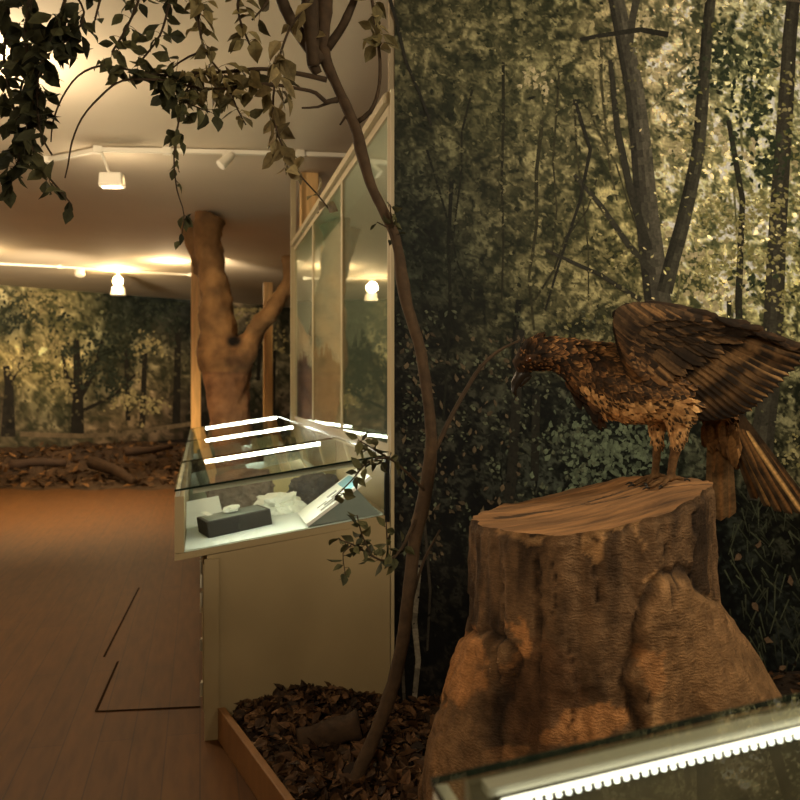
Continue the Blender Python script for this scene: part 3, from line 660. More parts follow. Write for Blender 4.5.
for i in range(3):
    a,c=PY[i],PY[i+1]-.004
    t=thing('poster_panel',PL[i],'wall panel',(.8470,a,1.26),'glazed panels along the partition')
    b=MB(); b.box(.8430,.8515,a+.03,c-.03,1.246,2.74); b.build('poster',PM[i],t)
    b=MB(); b.box(.8330,.8390,a+.018,c-.018,1.236,2.748); b.build('pane',M['glass'],t)
    b=MB(); b.box(.8300,.8515,a,a+.03,1.212,2.78); b.box(.8300,.8515,c-.03,c,1.212,2.78); b.box(.8300,.8515,a+.03,c-.03,1.212,1.246); b.box(.8300,.8515,a+.03,c-.03,2.74,2.78)
    b.build('frame',M['cream'],t)
b=MB(); b.box(.8050,.8515,3.75,7.716,2.785,2.825); b.hexa([(.8050,3.75,2.825),(.8515,3.75,2.825),(.8515,7.716,2.825),(.8050,7.716,2.825)],[(.8270,3.75,2.84),(.8515,3.75,2.84),(.8515,7.716,2.84),(.8270,7.716,2.84)])
struct(b.build('trim_1',M['cream']))
b=MB(); b.box(.8320,.8475,3.715,3.748,0.0,2.84); struct(b.build('trim_2',M['cream']))
b=MB(); b.box(.8050,.8520,7.753,7.81,0,CEIL-.002); struct(b.build('trim_3',M['cream']))
# timber posts
def post(px,zc,w,label,top=CEIL-.002,m='timber'):
    c=W(px,HY,zc); b=MB(); b.box(c.x-w/2,c.x+w/2,c.y-w/2,c.y+w/2,0,top); o=bevel(b.build('timber_post',M[m],origin=(c.x,c.y,0)),.008); tag(o,label,'post'); return o
post(309,7.95,.16,'orange pine post rising to the ceiling just past the glazed wall panels')
post(196,11.6,.13,'thin pale timber post standing left behind the forked tree')
post(268,11.3,.12,'pale timber post seen between the two limbs of the forked tree',top=2.9)

# ---------------------------------------------------------------- ceiling tracks and lamps
def track(pts,label):
    t=thing('ceiling_track',label,'lighting track',pts[0])
    b=MB()
    for a,c in zip(pts[:-1],pts[1:]):
        d=(c-a).normalized(); n=Vector((-d.y,d.x,0))*.02
        b.hexa([a-n,a+n,c+n,c-n],[a-n+UP*.035,a+n+UP*.035,c+n+UP*.035,c-n+UP*.035])
    b.build('rail',M['white'],t)
    for a in pts:
        b=MB(); b.box(a.x-.035,a.x+.035,a.y-.035,a.y+.035,a.z-.01,CEIL-.0005); b.build('joint_box',M['white'],t)
TZ=CEIL-.045
T=[WZ(48,162,TZ),WZ(98,152,TZ),WZ(167,153,TZ),WZ(300,156,TZ),WZ(352,158,TZ)]
track(T,'white lighting track crossing the ceiling above the glass cases')
R1=[WZ(-60,262,TZ),WZ(60,268,TZ),WZ(190,276,TZ)]
track(R1,'far lighting track on the ceiling in front of the distant mural')
def spot(loc,aim,label,name='track_spotlight',L=.15,r=.045,lit=False):
    loc=Vector(loc); aim=Vector(aim).normalized()
    t=thing(name,label,'spotlight',loc,'spotlights on the ceiling tracks')
    b=MB(); b.box(loc.x-.03,loc.x+.03,loc.y-.02,loc.y+.02,TZ-.03,TZ-.0005); b.tube([(loc.x,loc.y,TZ-.03),loc],.009,8); b.build('bracket',M['white'],t)
    b=MB(); b.tube([loc-aim*L*.55,loc-aim*L*.5,loc-aim*L*.2,loc+aim*L*.45],[r*.4,r*.75,r*.85,r],20); b.build('housing',M['white'],t,smooth=False)
    b=MB(); b.disc(loc+aim*(L*.45+.0006),aim,r*.86,20,th=.004); b.build('lens',M['bulb'] if lit else M['white'],t)
    return t
spot(WZ(226,153,TZ)+Vector((0,0,-.06)),(-.5,-.2,-.55),'white spotlight on the near ceiling track above the left limb of the forked tree')
# box floodlight
c=WZ(112,178,TZ-.23); c=W(112,180,proj(T[1])[2]); a=T[1]
t=thing('track_floodlight','square white floodlight hanging on a bent arm below the near ceiling track','floodlight',c)
b=MB(); b.tube([a+Vector((0.03,0,-.006)),a+RIGHT*.09-UP*.17,c+UP*.055],.012,10); b.build('arm',M['white'],t)
b=MB(); e=RIGHT*.10; g=FWD*.055
b.hexa([c-e-g-UP*.055,c+e-g-UP*.055,c+e+g-UP*.055,c-e+g-UP*.055],[c-e*.9-g+UP*.055,c+e*.9-g+UP*.055,c+e*.9+g+UP*.055,c-e*.9+g+UP*.055]); bevel(b.build('housing',M['white'],t),.012)
b=MB(); e=RIGHT*.085; g=FWD*.042; b.hexa([c-e-g-UP*.06,c+e-g-UP*.06,c+e+g-UP*.06,c-e+g-UP*.06],[c-e-g-UP*.0555,c+e-g-UP*.0555,c+e+g-UP*.0555,c-e+g-UP*.0555]); b.build('diffuser',M['white'],t)
lamp=W(118,281,14.45)
c=lamp.copy(); t=thing('ceiling_lamp','glowing round lamp on the far ceiling track','lamp',c)
b=MB(); b.tube([(c.x,c.y,TZ-.0005),(c.x,c.y,c.z+.07)],.02,10); b.build('stem',M['white'],t)
bm=bmesh.new(); bmesh.ops.create_uvsphere(bm,u_segments=20,v_segments=12,radius=.085); b=MB(); bm.verts.index_update(); b.add([v.co+c for v in bm.verts],[tuple(v.index for v in f.verts) for f in bm.faces]); bm.free(); b.build('globe',M['bulb'],t,smooth=True)
b=MB(); b.tube([c-UP*.10,c-UP*.24],[.10,.13],20); b.tube([c-UP*.08,c-UP*.10],[.03,.05],12); b.build('shade',M['white'],t)
c2=W(80,270,14.3); spot(c2,(0,-.3,-1),'small dark looking spotlight left of the glowing lamp on the far track',L=.22,r=.08)
c3=W(265,278,11.0); 

# ---------------------------------------------------------------- forked tree behind the cases
def remesh(mb, voxel, name, m, colf, parent=None, smooth_it=3, disp=None, origin=None):
    tmp=mb.build('tmp_mesh',m)
    md=tmp.modifiers.new('r','REMESH'); md.mode='VOXEL'; md.voxel_size=voxel
    if smooth_it: s=tmp.modifiers.new('s','SMOOTH'); s.iterations=smooth_it; s.factor=.5
    dg=bpy.context.evaluated_depsgraph_get(); ev=tmp.evaluated_get(dg); me=ev.to_mesh()
    vs=[v.co.copy() for v in me.vertices]; ns=[v.normal.copy() for v in me.vertices]; fs=[tuple(p.vertices) for p in me.polygons]
    ev.to_mesh_clear(); tm=tmp.data; bpy.data.objects.remove(tmp); bpy.data.meshes.remove(tm)
    if disp: vs=[v+n*disp(v) for v,n in zip(vs,ns)]
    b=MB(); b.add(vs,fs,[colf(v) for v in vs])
    return b.build(name,m,parent,smooth=True,origin=origin),vs,ns
def back_tree():
    z=9.75; k=z/F
    b=MB()
    def P(x,y,dz=0): return W(x,y,z+dz)
    def tb(l): 
        b.tube([P(x,y,d) for x,y,r,d in l],[r*k for x,y,r,d in l],14)
    tb([(232,520,28,0),(231,470,23,0),(230,420,20,0),(227,385,22,0),(222,362,24,0),(219,340,21,0),(217,315,17,0),(215,290,15,0),(211,262,14,0),(207,240,13,0),(208,224,15,0),(212,214,17,0)])
    tb([(216,290,12,.1),(203,265,10,.15),(196,250,8,.2),(189,232,7,.2),(185,220,8,.2)])
    tb([(228,385,18,0),(238,362,16,-.05),(247,345,12,-.1),(256,330,10,-.15),(268,315,9,-.2),(280,298,8,-.2),(292,280,7.5,-.2),(300,262,7,-.2)])
    tb([(292,282,6,-.2),(288,268,5,-.2),(287,255,6,-.2)])
    tb([(222,358,13,0),(234,354,11,-.05),(243,360,9,-.05)])
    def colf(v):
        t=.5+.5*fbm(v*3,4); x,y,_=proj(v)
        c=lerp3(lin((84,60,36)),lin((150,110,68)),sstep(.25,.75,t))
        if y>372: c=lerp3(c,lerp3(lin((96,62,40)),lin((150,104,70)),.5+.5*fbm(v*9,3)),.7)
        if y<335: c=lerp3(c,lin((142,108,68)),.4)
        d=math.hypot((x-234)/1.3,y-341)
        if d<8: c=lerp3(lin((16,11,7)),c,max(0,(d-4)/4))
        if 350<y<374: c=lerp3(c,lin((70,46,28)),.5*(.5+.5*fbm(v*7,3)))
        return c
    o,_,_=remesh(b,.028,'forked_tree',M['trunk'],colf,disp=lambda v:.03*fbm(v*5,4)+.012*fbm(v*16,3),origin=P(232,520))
    tag(o,'bare forked tree trunk with sawn limbs reaching the ceiling behind the display cases','tree')
    return P(232,520)
bt=back_tree()
# planting tray of the forked tree
b=MB(); gz=bt.z+.06
b.tube([(bt.x,bt.y,0),(bt.x,bt.y,gz)],[.62,.55],28); o=b.build('tree_planter',M['curb'],origin=(bt.x,bt.y,0)); tag(o,'low round wooden planter holding the forked tree','planter')

# ---------------------------------------------------------------- far leaf bank
def far_bank():
    d=(FB-FA); d.z=0; d.normalize(); n=Vector((d.y,-d.x,0))
    b=MB(); nx,ny=90,26; vs=[];cs=[]
    for i in range(nx+1):
        px=-90+ (400)*i/nx
        e=WZ(px,489.5+1.0*math.sin(i*.5),0)
        r=ray(px,HY); r.z=0; kk=(FA).dot(n)/r.dot(n); w=r*kk-r.normalized()*.06; w.z=0
        for j in range(ny+1):
            t=j/ny; q=e.lerp(w,t); q.x=max(q.x,XL+.12); q.z=.0+ .30*sstep(0,.75,t)+ (0.14*fbm(q*1.1,4)+.05*fbm(q*5,3))*sstep(0,.12,t)
            q.z=max(q.z,.002); vs.append(q)
            u=.5+.5*fbm(q*2.2,4); cs.append(lerp3(lin((36,25,14)),lin((78,55,31)),u))
    fs=[(i*(ny+1)+j,(i+1)*(ny+1)+j,(i+1)*(ny+1)+j+1,i*(ny+1)+j+1) for i in range(nx) for j in range(ny)]
    b.add(vs,fs,cs); o=b.build('forest_ground',M['trunk']); tag(o,'brown leaf strewn woodland bank below the distant mural','ground',kind='stuff')
    # fallen leaves on it
    b=MB()
    for _ in range(1500):
        i=random.randrange(8,nx); j=random.randrange(1,ny-3); q=vs[i*(ny+1)+j]+Vector((random.uniform(-.1,.1),random.uniform(-.1,.1),.02))
        t=random.random(); c=lerp3(lin((50,34,18)),lin((128,90,50)),t*t)
        b.leaf(q,(random.gauss(0,1),random.gauss(0,1),random.uniform(0,.5)),(random.gauss(0,.4),random.gauss(0,.4),1),random.uniform(.08,.17),random.uniform(.05,.1),c,curl=random.uniform(-.3,.5))
    o=b.build('leaf_litter',M['leaf']); tag(o,'scattered fallen leaves on the woodland bank below the distant mural','leaves',kind='stuff')
    for pts,r,lab in [([W(92,462,13.8),W(115,470,13.3),W(134,482,12.9)],.10,'dark fallen log slanting down the bank before the distant mural'),
                  ([W(10,466,13.9),W(40,462,14.0),W(66,463,14.1)],.09,'dark fallen log lying at the left of the distant bank'),
                  ([W(126,452,14.6),W(150,450,14.6),W(172,446,14.8)],.08,'fallen log lying flat behind the slanting one on the bank')]:
        b=MB(); P=[]
        for k in range(9):
            t=k/8*(len(pts)-1); i=min(int(t),len(pts)-2); P.append(pts[i].lerp(pts[i+1],t-i))
        b.tube(P,[r*(1-.35*k/8) for k in range(9)],12,col=lin((58,40,24)),wob=.2,sc=5); o=b.build('fallen_log',M['trunk'],smooth=True); tag(o,lab,'log')
far_bank()

# ---------------------------------------------------------------- planting bed, curb, litter
BZ=.10
CA0=Vector((.085,3.70,0)); CB0=Vector((.62,1.35,0))
def bed_x(y): return .096+(3.70-y)/(3.70-1.35)*(CB0.x-CA0.x)
def bedh(x,y):
    h=BZ+.035*fbm(Vector((x*1.7,y*1.7,2)),3)
    h+=.07*math.exp(-((x-.42)**2/.05+(y-3.55)**2/.03))+.03*math.exp(-((x-.75)**2/.1+(y-3.4)**2/.1))
    return h
b=MB(); b.hexa([(CA0.x-.012,CA0.y,0),(CA0.x+.020,CA0.y,0),(CB0.x+.020,CB0.y,0),(CB0.x-.012,CB0.y,0)],[(CA0.x-.012,CA0.y,.14),(CA0.x+.020,CA0.y,.14),(CB0.x+.020,CB0.y,.14),(CB0.x-.012,CB0.y,.14)])
o=bevel(b.build('bed_edging',M['curb']),.004); tag(o,'low brown wooden edging board around the leaf bed','edging')
def bed():
    b=MB(); nx,ny=70,70; vs=[]
    for j in range(ny+1):
        y=.96+(3.705-.96)*j/ny
        for i in range(nx+1):
            x0=bed_x(max(y,1.35))+.002; x=x0+(4.4-x0)*(i/nx)**1.4
            vs.append((x,y,bedh(x,y)-.02))
    b.add(vs,[(j*(nx+1)+i,j*(nx+1)+i+1,(j+1)*(nx+1)+i+1,(j+1)*(nx+1)+i) for j in range(ny) for i in range(nx)])
    o=b.build('soil_bed',M['soil'],smooth=True); tag(o,'dark soil of the indoor planting bed under the dead leaves','soil',kind='stuff')
    b=MB()
    for n in range(5200):
        if n<4000:
            y=random.uniform(2.3,3.69); x=bed_x(y)+random.uniform(.02,1.25)
        else:
            y=random.uniform(1.0,3.69); x=bed_x(max(y,1.35))+random.uniform(.03,3.2)
        edge=x-bed_x(max(y,1.35))
        L=random.uniform(.035,.075)
        if edge<.05 or 3.70-y<.05: L*=.7
        c=Vector((x,y,bedh(x,y)+random.uniform(-.012,.03)))
        t=random.random(); col=lerp3(lin((40,27,16)),lin((112,80,52)),t**1.8)
        if random.random()<.05: col=lin((140,106,74))
        d=Vector((random.gauss(0,1),random.gauss(0,1),random.uniform(-.1,.7)))
        if edge<.06: d.x=abs(d.x)+.4
        if 3.70-y<.07: d.y=-abs(d.y)-.3
        b.leaf(c,d,(random.gauss(0,.5),random.gauss(0,.5),1),L,L*random.uniform(.45,.75),col,fold=random.uniform(.1,.9),curl=random.uniform(-.4,.6),twist=random.uniform(-.8,.8))
    # drift piled against the case end
    for n in range(420):
        x=random.gauss(.50,.16); y=3.69-abs(random.gauss(0,.06)); 
        if x<.15 or x>.84: continue
        c=Vector((x,y,bedh(x,y)+random.uniform(0,.035))); t=random.random(); L=random.uniform(.035,.065)
        b.leaf(c,(random.gauss(0,1),-abs(random.gauss(0,.6))-.1,random.uniform(-.1,.8)),(random.gauss(0,.5),-.4,1),L,L*.6,lerp3(lin((38,26,15)),lin((92,66,42)),t),fold=random.uniform(.1,.9),curl=random.uniform(-.4,.6))
    o=b.build('leaf_litter',M['leaf']); tag(o,'thick brown dead leaves filling the bed beside the stump','leaves',kind='stuff')
bed()
# small dark log in the litter
c=WZ(330,745,.12)
b=MB(); P=[c+RIGHT*(-.115+.23*k/10)+FWD*(.01*k/10)+UP*(.012+.006*k) *1 for k in range(11)]
b.tube(P,[.055*(1-.1*math.sin(k)) for k in range(11)],14,col=lin((62,44,27)),wob=.25,sc=18); o=b.build('short_log',M['bark'],smooth=True); tag(o,'short dark mossy log half buried in the dead leaves by the sapling','log')

# floor hatch and seam
def hatch():
    pts=[WZ(96,712,0),WZ(202,707,0),WZ(203,661,0),WZ(118,662,0)]
    pts[1].x=min(pts[1].x,0.0); pts[2].x=min(pts[2].x,0.0)
    c=sum(pts,Vector())/4
    t=thing('floor_hatch','rectangular hatch let into the boards beside the display case','hatch',c)
    b=MB(); b.hexa([p+UP*.0004 for p in pts],[p+UP*.0022 for p in pts]); b.build('hatch_lid',M['floor'],t)
    b=MB()
    for i in (3,0):
        a=pts[i]; e=pts[(i+1)%4]; d=(e-a).normalized(); n=Vector((-d.y,d.x,0))*.006
        b.hexa([a-n+UP*.0024,a+n+UP*.0024,e+n+UP*.0024,e-n+UP*.0024][::-1],[a-n+UP*.004,a+n+UP*.004,e+n+UP*.004,e-n+UP*.004][::-1])
    b.build('gap_strip',M['gap'],t)
    a=WZ(104,657,0); e=WZ(139,588,0); d=(e-a).normalized(); n=Vector((-d.y,d.x,0))*.006
    b=MB(); b.hexa([a-n+UP*.0004,a+n+UP*.0004,e+n+UP*.0004,e-n+UP*.0004],[a-n+UP*.002,a+n+UP*.002,e+n+UP*.002,e-n+UP*.002]); o=b.build('floor_seam',M['gap']); tag(o,'long dark seam strip in the floor boards beyond the hatch','seam strip')
hatch()

# ---------------------------------------------------------------- stump
SZ=2.55; SKC=W(593,HY,SZ); SKC.z=0
def stop(xr,yf):
    z=1.150+.24*xr+.31*xr*xr; d=z-1.19
    return (z if d<0 else 1.19+.036*(1-math.exp(-d/.036)))-.05*max(0,yf)*max(0,xr)*2      # height of the sawn top
def gauss(a,m,s):
    d=(a-m+math.pi)%(2*math.pi)-math.pi; return math.exp(-d*d/(2*s*s))
def srad(ph,z):
    # ph: 0 towards the camera, + to the right
    r=.368
    r+=.010*math.cos(2*ph+.6)+.008*math.cos(3*ph-1)
    low=sstep(.95,.30,z)
    # buttress roots
    r+=.23*gauss(ph,1.35,.36)*max(0,min(1,(.88-z)/.48))+.05*gauss(ph,.75,.34)*sstep(1.0,.6,z)
    r+=.115*gauss(ph,-1.35,.40)*sstep(.85,.32,z)
    r+=.06*gauss(ph,-.15,.30)*sstep(.72,.40,z)
    r+=.16*gauss(ph,2.6,.5)*low+.14*gauss(ph,-2.5,.5)*low
    r-=.035*gauss(ph,.42,.10)*sstep(.92,.60,z)
    r-=.030*gauss(ph,-.78,.10)*sstep(.95,.55,z)
    r+=.05*sstep(.40,.08,z)
    r-=.026*gauss(ph,.88,.28)*sstep(.66,1.04,z)
    return r
LOBE_R=[(668,571),(650,600),(638,640),(627,680),(640,705),(636,850),(800,850),(778,690),(748,642),(724,612),(692,584)]
LOBE_L=[(462,640),(482,634),(503,645),(512,664),(498,715),(494,760),(500,850),(420,850),(430,740),(447,690)]
def pdist(poly,x,y):
    # signed distance to a polygon, positive inside
    ins=False; best=1e9; n=len(poly)
    for i in range(n):
        x0,y0=poly[i]; x1,y1=poly[(i+1)%n]
        if (y0>y)!=(y1>y) and x<(x1-x0)*(y-y0)/(y1-y0)+x0: ins=not ins
        l=(x1-x0)**2+(y1-y0)**2; t=max(0,min(1,((x-x0)*(x1-x0)+(y-y0)*(y1-y0))/l)); d=math.hypot(x-x0-t*(x1-x0),y-y0-t*(y1-y0)); best=min(best,d)
    return best if ins else -best
def stump():
    t=thing('tree_stump','broad sawn tree stump with peeling orange bark carrying the bird of prey','stump',SKC)
    NT,NZ=260,150
    def P(ph,r,z): return SKC+RIGHT*(r*math.sin(ph))-FWD*(r*math.cos(ph))+UP*z
    b=MB(); vs=[];cs=[]
    base=lin((118,90,62)); dark=lin((66,49,33)); orange=lin((176,124,76)); pale=lin((180,138,92)); tanc=lin((150,112,74))
    patches=[(466,668,24,34,orange,.95),(480,650,12,14,orange,.8),(523,634,9,19,orange,1),(520,655,6,12,orange,.7),(598,516,22,12,pale,1),(595,540,11,17,pale,.9),(628,512,16,8,pale,.8),(645,665,12,26,orange,.75),(650,705,8,26,pale,.7),(590,722,34,14,orange,.75),(560,738,24,10,orange,.5),
             (662,585,22,9,pale,.75),(690,600,26,10,pale,.6),(700,650,44,44,tanc,.8),(745,672,22,22,pale,.6),(680,690,30,40,tanc,.7),(525,535,26,5,pale,.6),(640,520,3,30,pale,.6),(660,505,22,4,pale,.7),(455,720,10,40,dark,.5),(505,758,20,10,orange,.45),(545,700,40,60,lin((96,64,40)),.5)]
    for j in range(NZ+1):
        v=j/NZ
        for i in range(NT):
            ph=2*math.pi*i/NT; rt=srad(ph,1.15)
            zt=stop(rt*math.sin(ph),-rt*math.cos(ph)) + .008*fbm(Vector((math.sin(ph)*4,math.cos(ph)*4,7)),3)
            z=.075+(zt-.075)*v
            r=srad(ph,z)
            q=Vector((math.sin(ph),math.cos(ph),z))
            fl=fbm(Vector((q.x*5,q.y*5,z*1.2)),4); fi=fbm(Vector((q.x*14,q.y*14,z*9)),4)
            # flaky plates
            z_=z+.05*fi; fine=.003*math.sin(z*210+6*fl+3*math.sin(ph*5))*(.5+.5*fl)
            pl=noise.cell(Vector((ph*3.4+.6*fl,z*5.5+.5*fi,3)))
            r+=.012*fl+.006*fi+.004*pl
            if v>.985: r-=.006
            w=P(ph,r,z); x,y,_=proj(w); lob=0; edge=0
            if math.cos(ph)>-.25:
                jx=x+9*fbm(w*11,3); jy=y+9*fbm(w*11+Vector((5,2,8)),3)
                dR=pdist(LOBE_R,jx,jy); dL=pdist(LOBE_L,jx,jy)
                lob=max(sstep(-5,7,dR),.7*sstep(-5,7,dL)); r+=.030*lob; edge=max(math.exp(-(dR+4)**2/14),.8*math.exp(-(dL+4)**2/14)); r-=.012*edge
                w=P(ph,r,z)
            vs.append(w)

            u=.5+.5*fbm(Vector((q.x*3,q.y*3,z*2.5))*1.6,5)
            c=lerp3(dark,base,sstep(.2,.65,u)); 
            if math.cos(ph)>-.3:
                wx=x+7*fbm(w*14,3)*2; wy=y+7*fbm(w*14+Vector((9,3,1)),3)*2
                for (cx,cy,sx,sy,pc,a) in patches:
                    d=((wx-cx)/sx)**2+((wy-cy)/sy)**2
                    if d<1.5: c=lerp3(c,tuple(k*(.75+.5*u) for k in pc),a*sstep(1.15,.9,d))
            crack=0
            for cp,z0,z1,wd in [(-.62,.72,1.06,.012),(.30,.86,1.10,.012),(.62,.98,1.17,.014),(-.2,.95,1.12,.008),(-.95,.6,1.0,.008),(-.36,.5,.85,.007),(.12,.45,.8,.007),(-.5,.85,1.05,.006),(.9,.5,.8,.008)]:
                d=abs(ph-(cp%(2*math.pi))-.05*fi)
                if z0<z<z1 and d<wd*1.6: crack=max(crack,1-d/(wd*1.6))
            seam=gauss(ph,.42+.06*fl,.035)*sstep(.92,.6,z)+gauss(ph,-.78+.06*fl,.035)*sstep(.95,.55,z)
            if lob: c=lerp3(c,lerp3(lin((110,82,54)),lin((158,120,80)),u),.75*lob)
            if math.cos(ph)>-.3:
                for (cx,cy,sx,sy,pc,a) in patches[:11]:
                    d=((wx-cx)/sx)**2+((wy-cy)/sy)**2
                    if d<1.5: c=lerp3(c,tuple(k*(.75+.5*u) for k in pc),a*sstep(1.35,.75,d))
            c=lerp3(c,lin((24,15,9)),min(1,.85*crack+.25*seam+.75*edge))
            if crack: vs[-1]=P(ph,r-.012*crack,z)
            cs.append(c)
    fs=[(j*NT+i,j*NT+(i+1)%NT,(j+1)*NT+(i+1)%NT,(j+1)*NT+i) for j in range(NZ) for i in range(NT)]
    fs.append(tuple(range(NT))[::-1])
    b.add(vs,fs,cs); b.build('bark',M['stump'],t,smooth=True,origin=SKC)
    rim=vs[-NT:]
    b=MB(); vs2=[]; cs2=[]; NR=26; ctr=SKC+UP*stop(0,0)
    for k in range(NR+1):
        f=1-k/NR
        for i in range(NT):
            p=rim[i]; q=ctr.lerp(p,f); xr=(q-SKC).dot(RIGHT); yf=(q-SKC).dot(FWD)
            q.z=stop(xr,yf)+ (0 if k==0 else .006*fbm(Vector((xr*4,yf*22,1)),4))
            if k==0: q.z=p.z
            vs2.append(q); u=.5+.5*fbm(Vector((xr*2.5,yf*14,5)),4); c=lerp3(lin((92,64,38)),lin((178,130,82)),u)
            ck=abs(yf-.10*xr-.06-.02*fbm(Vector((xr*5,0,0)),3))
            if ck<.012 and abs(xr)<.3: c=lerp3(c,lin((28,18,10)),.8)
            ck=abs(yf+.3*xr-.02-.02*fbm(Vector((xr*6,4,0)),3))
            if ck<.007 and -.05<xr<.33: c=lerp3(c,lin((28,18,10)),.7)
            cs2.append(c)
    b.add(vs2,[(k*NT+i,k*NT+(i+1)%NT,(k+1)*NT+(i+1)%NT,(k+1)*NT+i) for k in range(NR) for i in range(NT)],cs2); b.build('sawn_top',M['cut'],t,smooth=True,origin=SKC)
stump()
def stump_z(w):
    d=w-SKC; return stop(d.dot(RIGHT),d.dot(FWD))

# ---------------------------------------------------------------- bird of prey
BD=2.60; BK=BD/F
def B(x,y,d=0):          # photo position with a depth offset in metres from the bird's middle plane
    return W(x,y,BD+d)
def ellipse_loft(b, secs, seg=18):
    vs=[];n=len(secs)
    for i,(x,y,rv,rd,d) in enumerate(secs):
        c=B(x,y,d); a=B(*secs[max(i-1,0)][:2],secs[max(i-1,0)][4]); e=B(*secs[min(i+1,n-1)][:2],secs[min(i+1,n-1)][4])
        t=(e-a).normalized(); side=FWD; up=side.cross(t).normalized()
        for k in range(seg):
            an=2*math.pi*k/seg; vs.append(c+up*(rv*BK*math.cos(an))+side*(rd*BK*math.sin(an)))
    fs=[(i*seg+k,i*seg+(k+1)%seg,(i+1)*seg+(k+1)%seg,(i+1)*seg+k) for i in range(n-1) for k in range(seg)]
    fs += [tuple(range(seg))[::-1],tuple((n-1)*seg+k for k in range(seg))]
    b.add(vs,fs)
def feather(b, root, tip, nrm, w, colf, curve=0, nr=9, lift=0, round_=.75, shaft=None):
    root=Vector(root); tip=Vector(tip); d=tip-root; L=d.length; d.normalize(); nrm=Vector(nrm); nrm=(nrm-d*nrm.dot(d)).normalized(); sd=d.cross(nrm)
    vs=[];cs=[]
    for i in range(nr+1):
        t=i/nr
        e=w*.5*min(1,(t/.14+.25))*(1 if t<round_ else math.sqrt(max(0.0009,1-((t-round_)/(1-round_))**2)))
        c=root+d*L*t+nrm*(lift*math.sin(t*math.pi*.5)-0*L)+sd*(curve*L*(t*t-t))
        for u in (-1,-.5,-.06,.06,.5,1):
            vs.append(c+sd*(e*u)+nrm*(.10*e*(1-abs(u))))
            cs.append(colf(t,u) if abs(u)>.1 or shaft is None else shaft)
    fs=[(i*6+k,i*6+k+1,(i+1)*6+k+1,(i+1)*6+k) for i in range(nr) for k in range(5)]
    b.add(vs,fs,cs)
def bird():
    foot0=B(664,488,.0); t=thing('bird_of_prey','mounted brown speckled bird of prey leaning forward with one wing half spread on the stump','bird',(foot0.x,foot0.y,stump_z(foot0)))
    b=MB()
    ellipse_loft(b,[(521,374,4,5,0),(522,366,11,11,0),(529,359,15,14,0),(538,355,16.5,15,0),(549,354,16,15,0),(560,356,17,16,0),(575,361,21,20,0),(592,369,28,27,0),(610,378,35,33,0),(632,385,38.5,36,0),(655,387,37.5,36,0),(677,388,33,32,0),(696,394,25,25,0.02),(711,402,17,19,0.05),(724,412,9,14,.07),(730,418,4,8,.08)])
    gl=[]
    feet=[]
    # thighs and shanks: near leg and far leg
    for sgn,th in ((-1,[(674,402,19),(677,418,13),(678,433,9),(676,447,5.6),(673,461,4.4),(671,474,4.0)]),(1,[(660,405,16),(657,420,10),(657,434,6.6),(657,449,4.6),(656,464,4.0),(655,475,3.8)])):
        dd=[.05,.055,.055,.055,.055,.055]
        pts=[B(x,y,sgn*-1*-1*d if False else sgn*d) for (x,y,r),d in zip(th,dd)]
        # sole rests on the sawn top
        fx=671 if sgn<0 else 655
        f=B(fx,480,sgn*.055); f.z=stump_z(f)+.016
        pts.append(f); rad=[r*BK for x,y,r in th]+[4.6*BK]
        b.tube(pts,rad,12)
        feet.append((f,sgn))
        for ang,L in ((-14,.072),(22,.068),(-48,.062),(165,.045)):
            a=math.radians(ang)
            d=(-RIGHT*math.cos(a)+FWD*math.sin(a))
            q=[f+UP*-.002]
            for s in (.35,.7,1):
                p=f+d*(L*s); p.z=stump_z(p)+(.013 if s<1 else .007)+(.006 if s==.35 else 0); q.append(p)
            b.tube(q,[.0085,.0078,.007,.005],8)
            gl.append((q[-1],d))
    rufous=lin((136,92,54)); buff=lin((220,174,118)); dbr=lin((32,23,15)); mid=lin((98,72,46)); yel=lin((168,128,78))
    def region(v):
        x,y,z=proj(v)
        if y>446: return 'leg'
        if x<600 and y<352+ (x-520)*.25: return 'nape'
        if x<566: return 'head'
        if y>392+ max(0,(x-690))*.5 - max(0,(612-x))*.35: return 'belly'
        if x>700: return 'rump'
        return 'side'
    def colf(v):
        r=region(v); u=.5+.5*fbm(v*40,3)
        if r=='leg': return lerp3(lin((70,50,30)),lin((112,82,50)),u)
        if r in('head','nape'): return lerp3(lin((26,19,13)),lin((70,46,26)),u)
        if r=='belly': return lerp3(lin((150,104,60)),buff,u)
        return lerp3(dbr,mid,u)
    body,vs,ns=remesh(b,.0048,'body',M['bird'],colf,parent=t,smooth_it=2,disp=lambda v:.0015*fbm(v*60,3))
    # claws
    for p,d in gl:
        b=MB(); b.tube([p,p+d*.010+UP*.002,p+d*.019-UP*.003,p+d*.023-UP*(.0055)],[.0042,.0036,.0022,.0006],8); b.build('talon',M['horn'],t,smooth=True)
    # beak: upper hooked, lower
    b=MB(); b.tube([B(527,371),B(520,376),B(515.5,383),B(514,391),B(516.5,397)],[7*BK,6*BK,4.6*BK,2.8*BK,.6*BK],12); b.build('beak',M['horn'],t,smooth=True)
    b=MB(); b.tube([B(529,374),B(524,381),B(520,387)],[4.4*BK,3.2*BK,1*BK],10); b.build('lower_beak',M['horn'],t,smooth=True)
    for s in (-1,1):
        c=B(528.5,359.5,s*13.2*BK); bm=bmesh.new(); bmesh.ops.create_uvsphere(bm,u_segments=14,v_segments=10,radius=3.2*BK); b=MB(); bm.verts.index_update(); b.add([v.co+c for v in bm.verts],[tuple(v.index for v in f.verts) for f in bm.faces]); bm.free(); b.build('eye',M['eye'],t,smooth=True)
    # contour feathers
    b=MB(); idx=list(range(len(vs))); random.shuffle(idx); n=0
    spine=[(521,372),(535,356),(560,356),(592,369),(632,385),(677,390),(711,404),(735,424)]
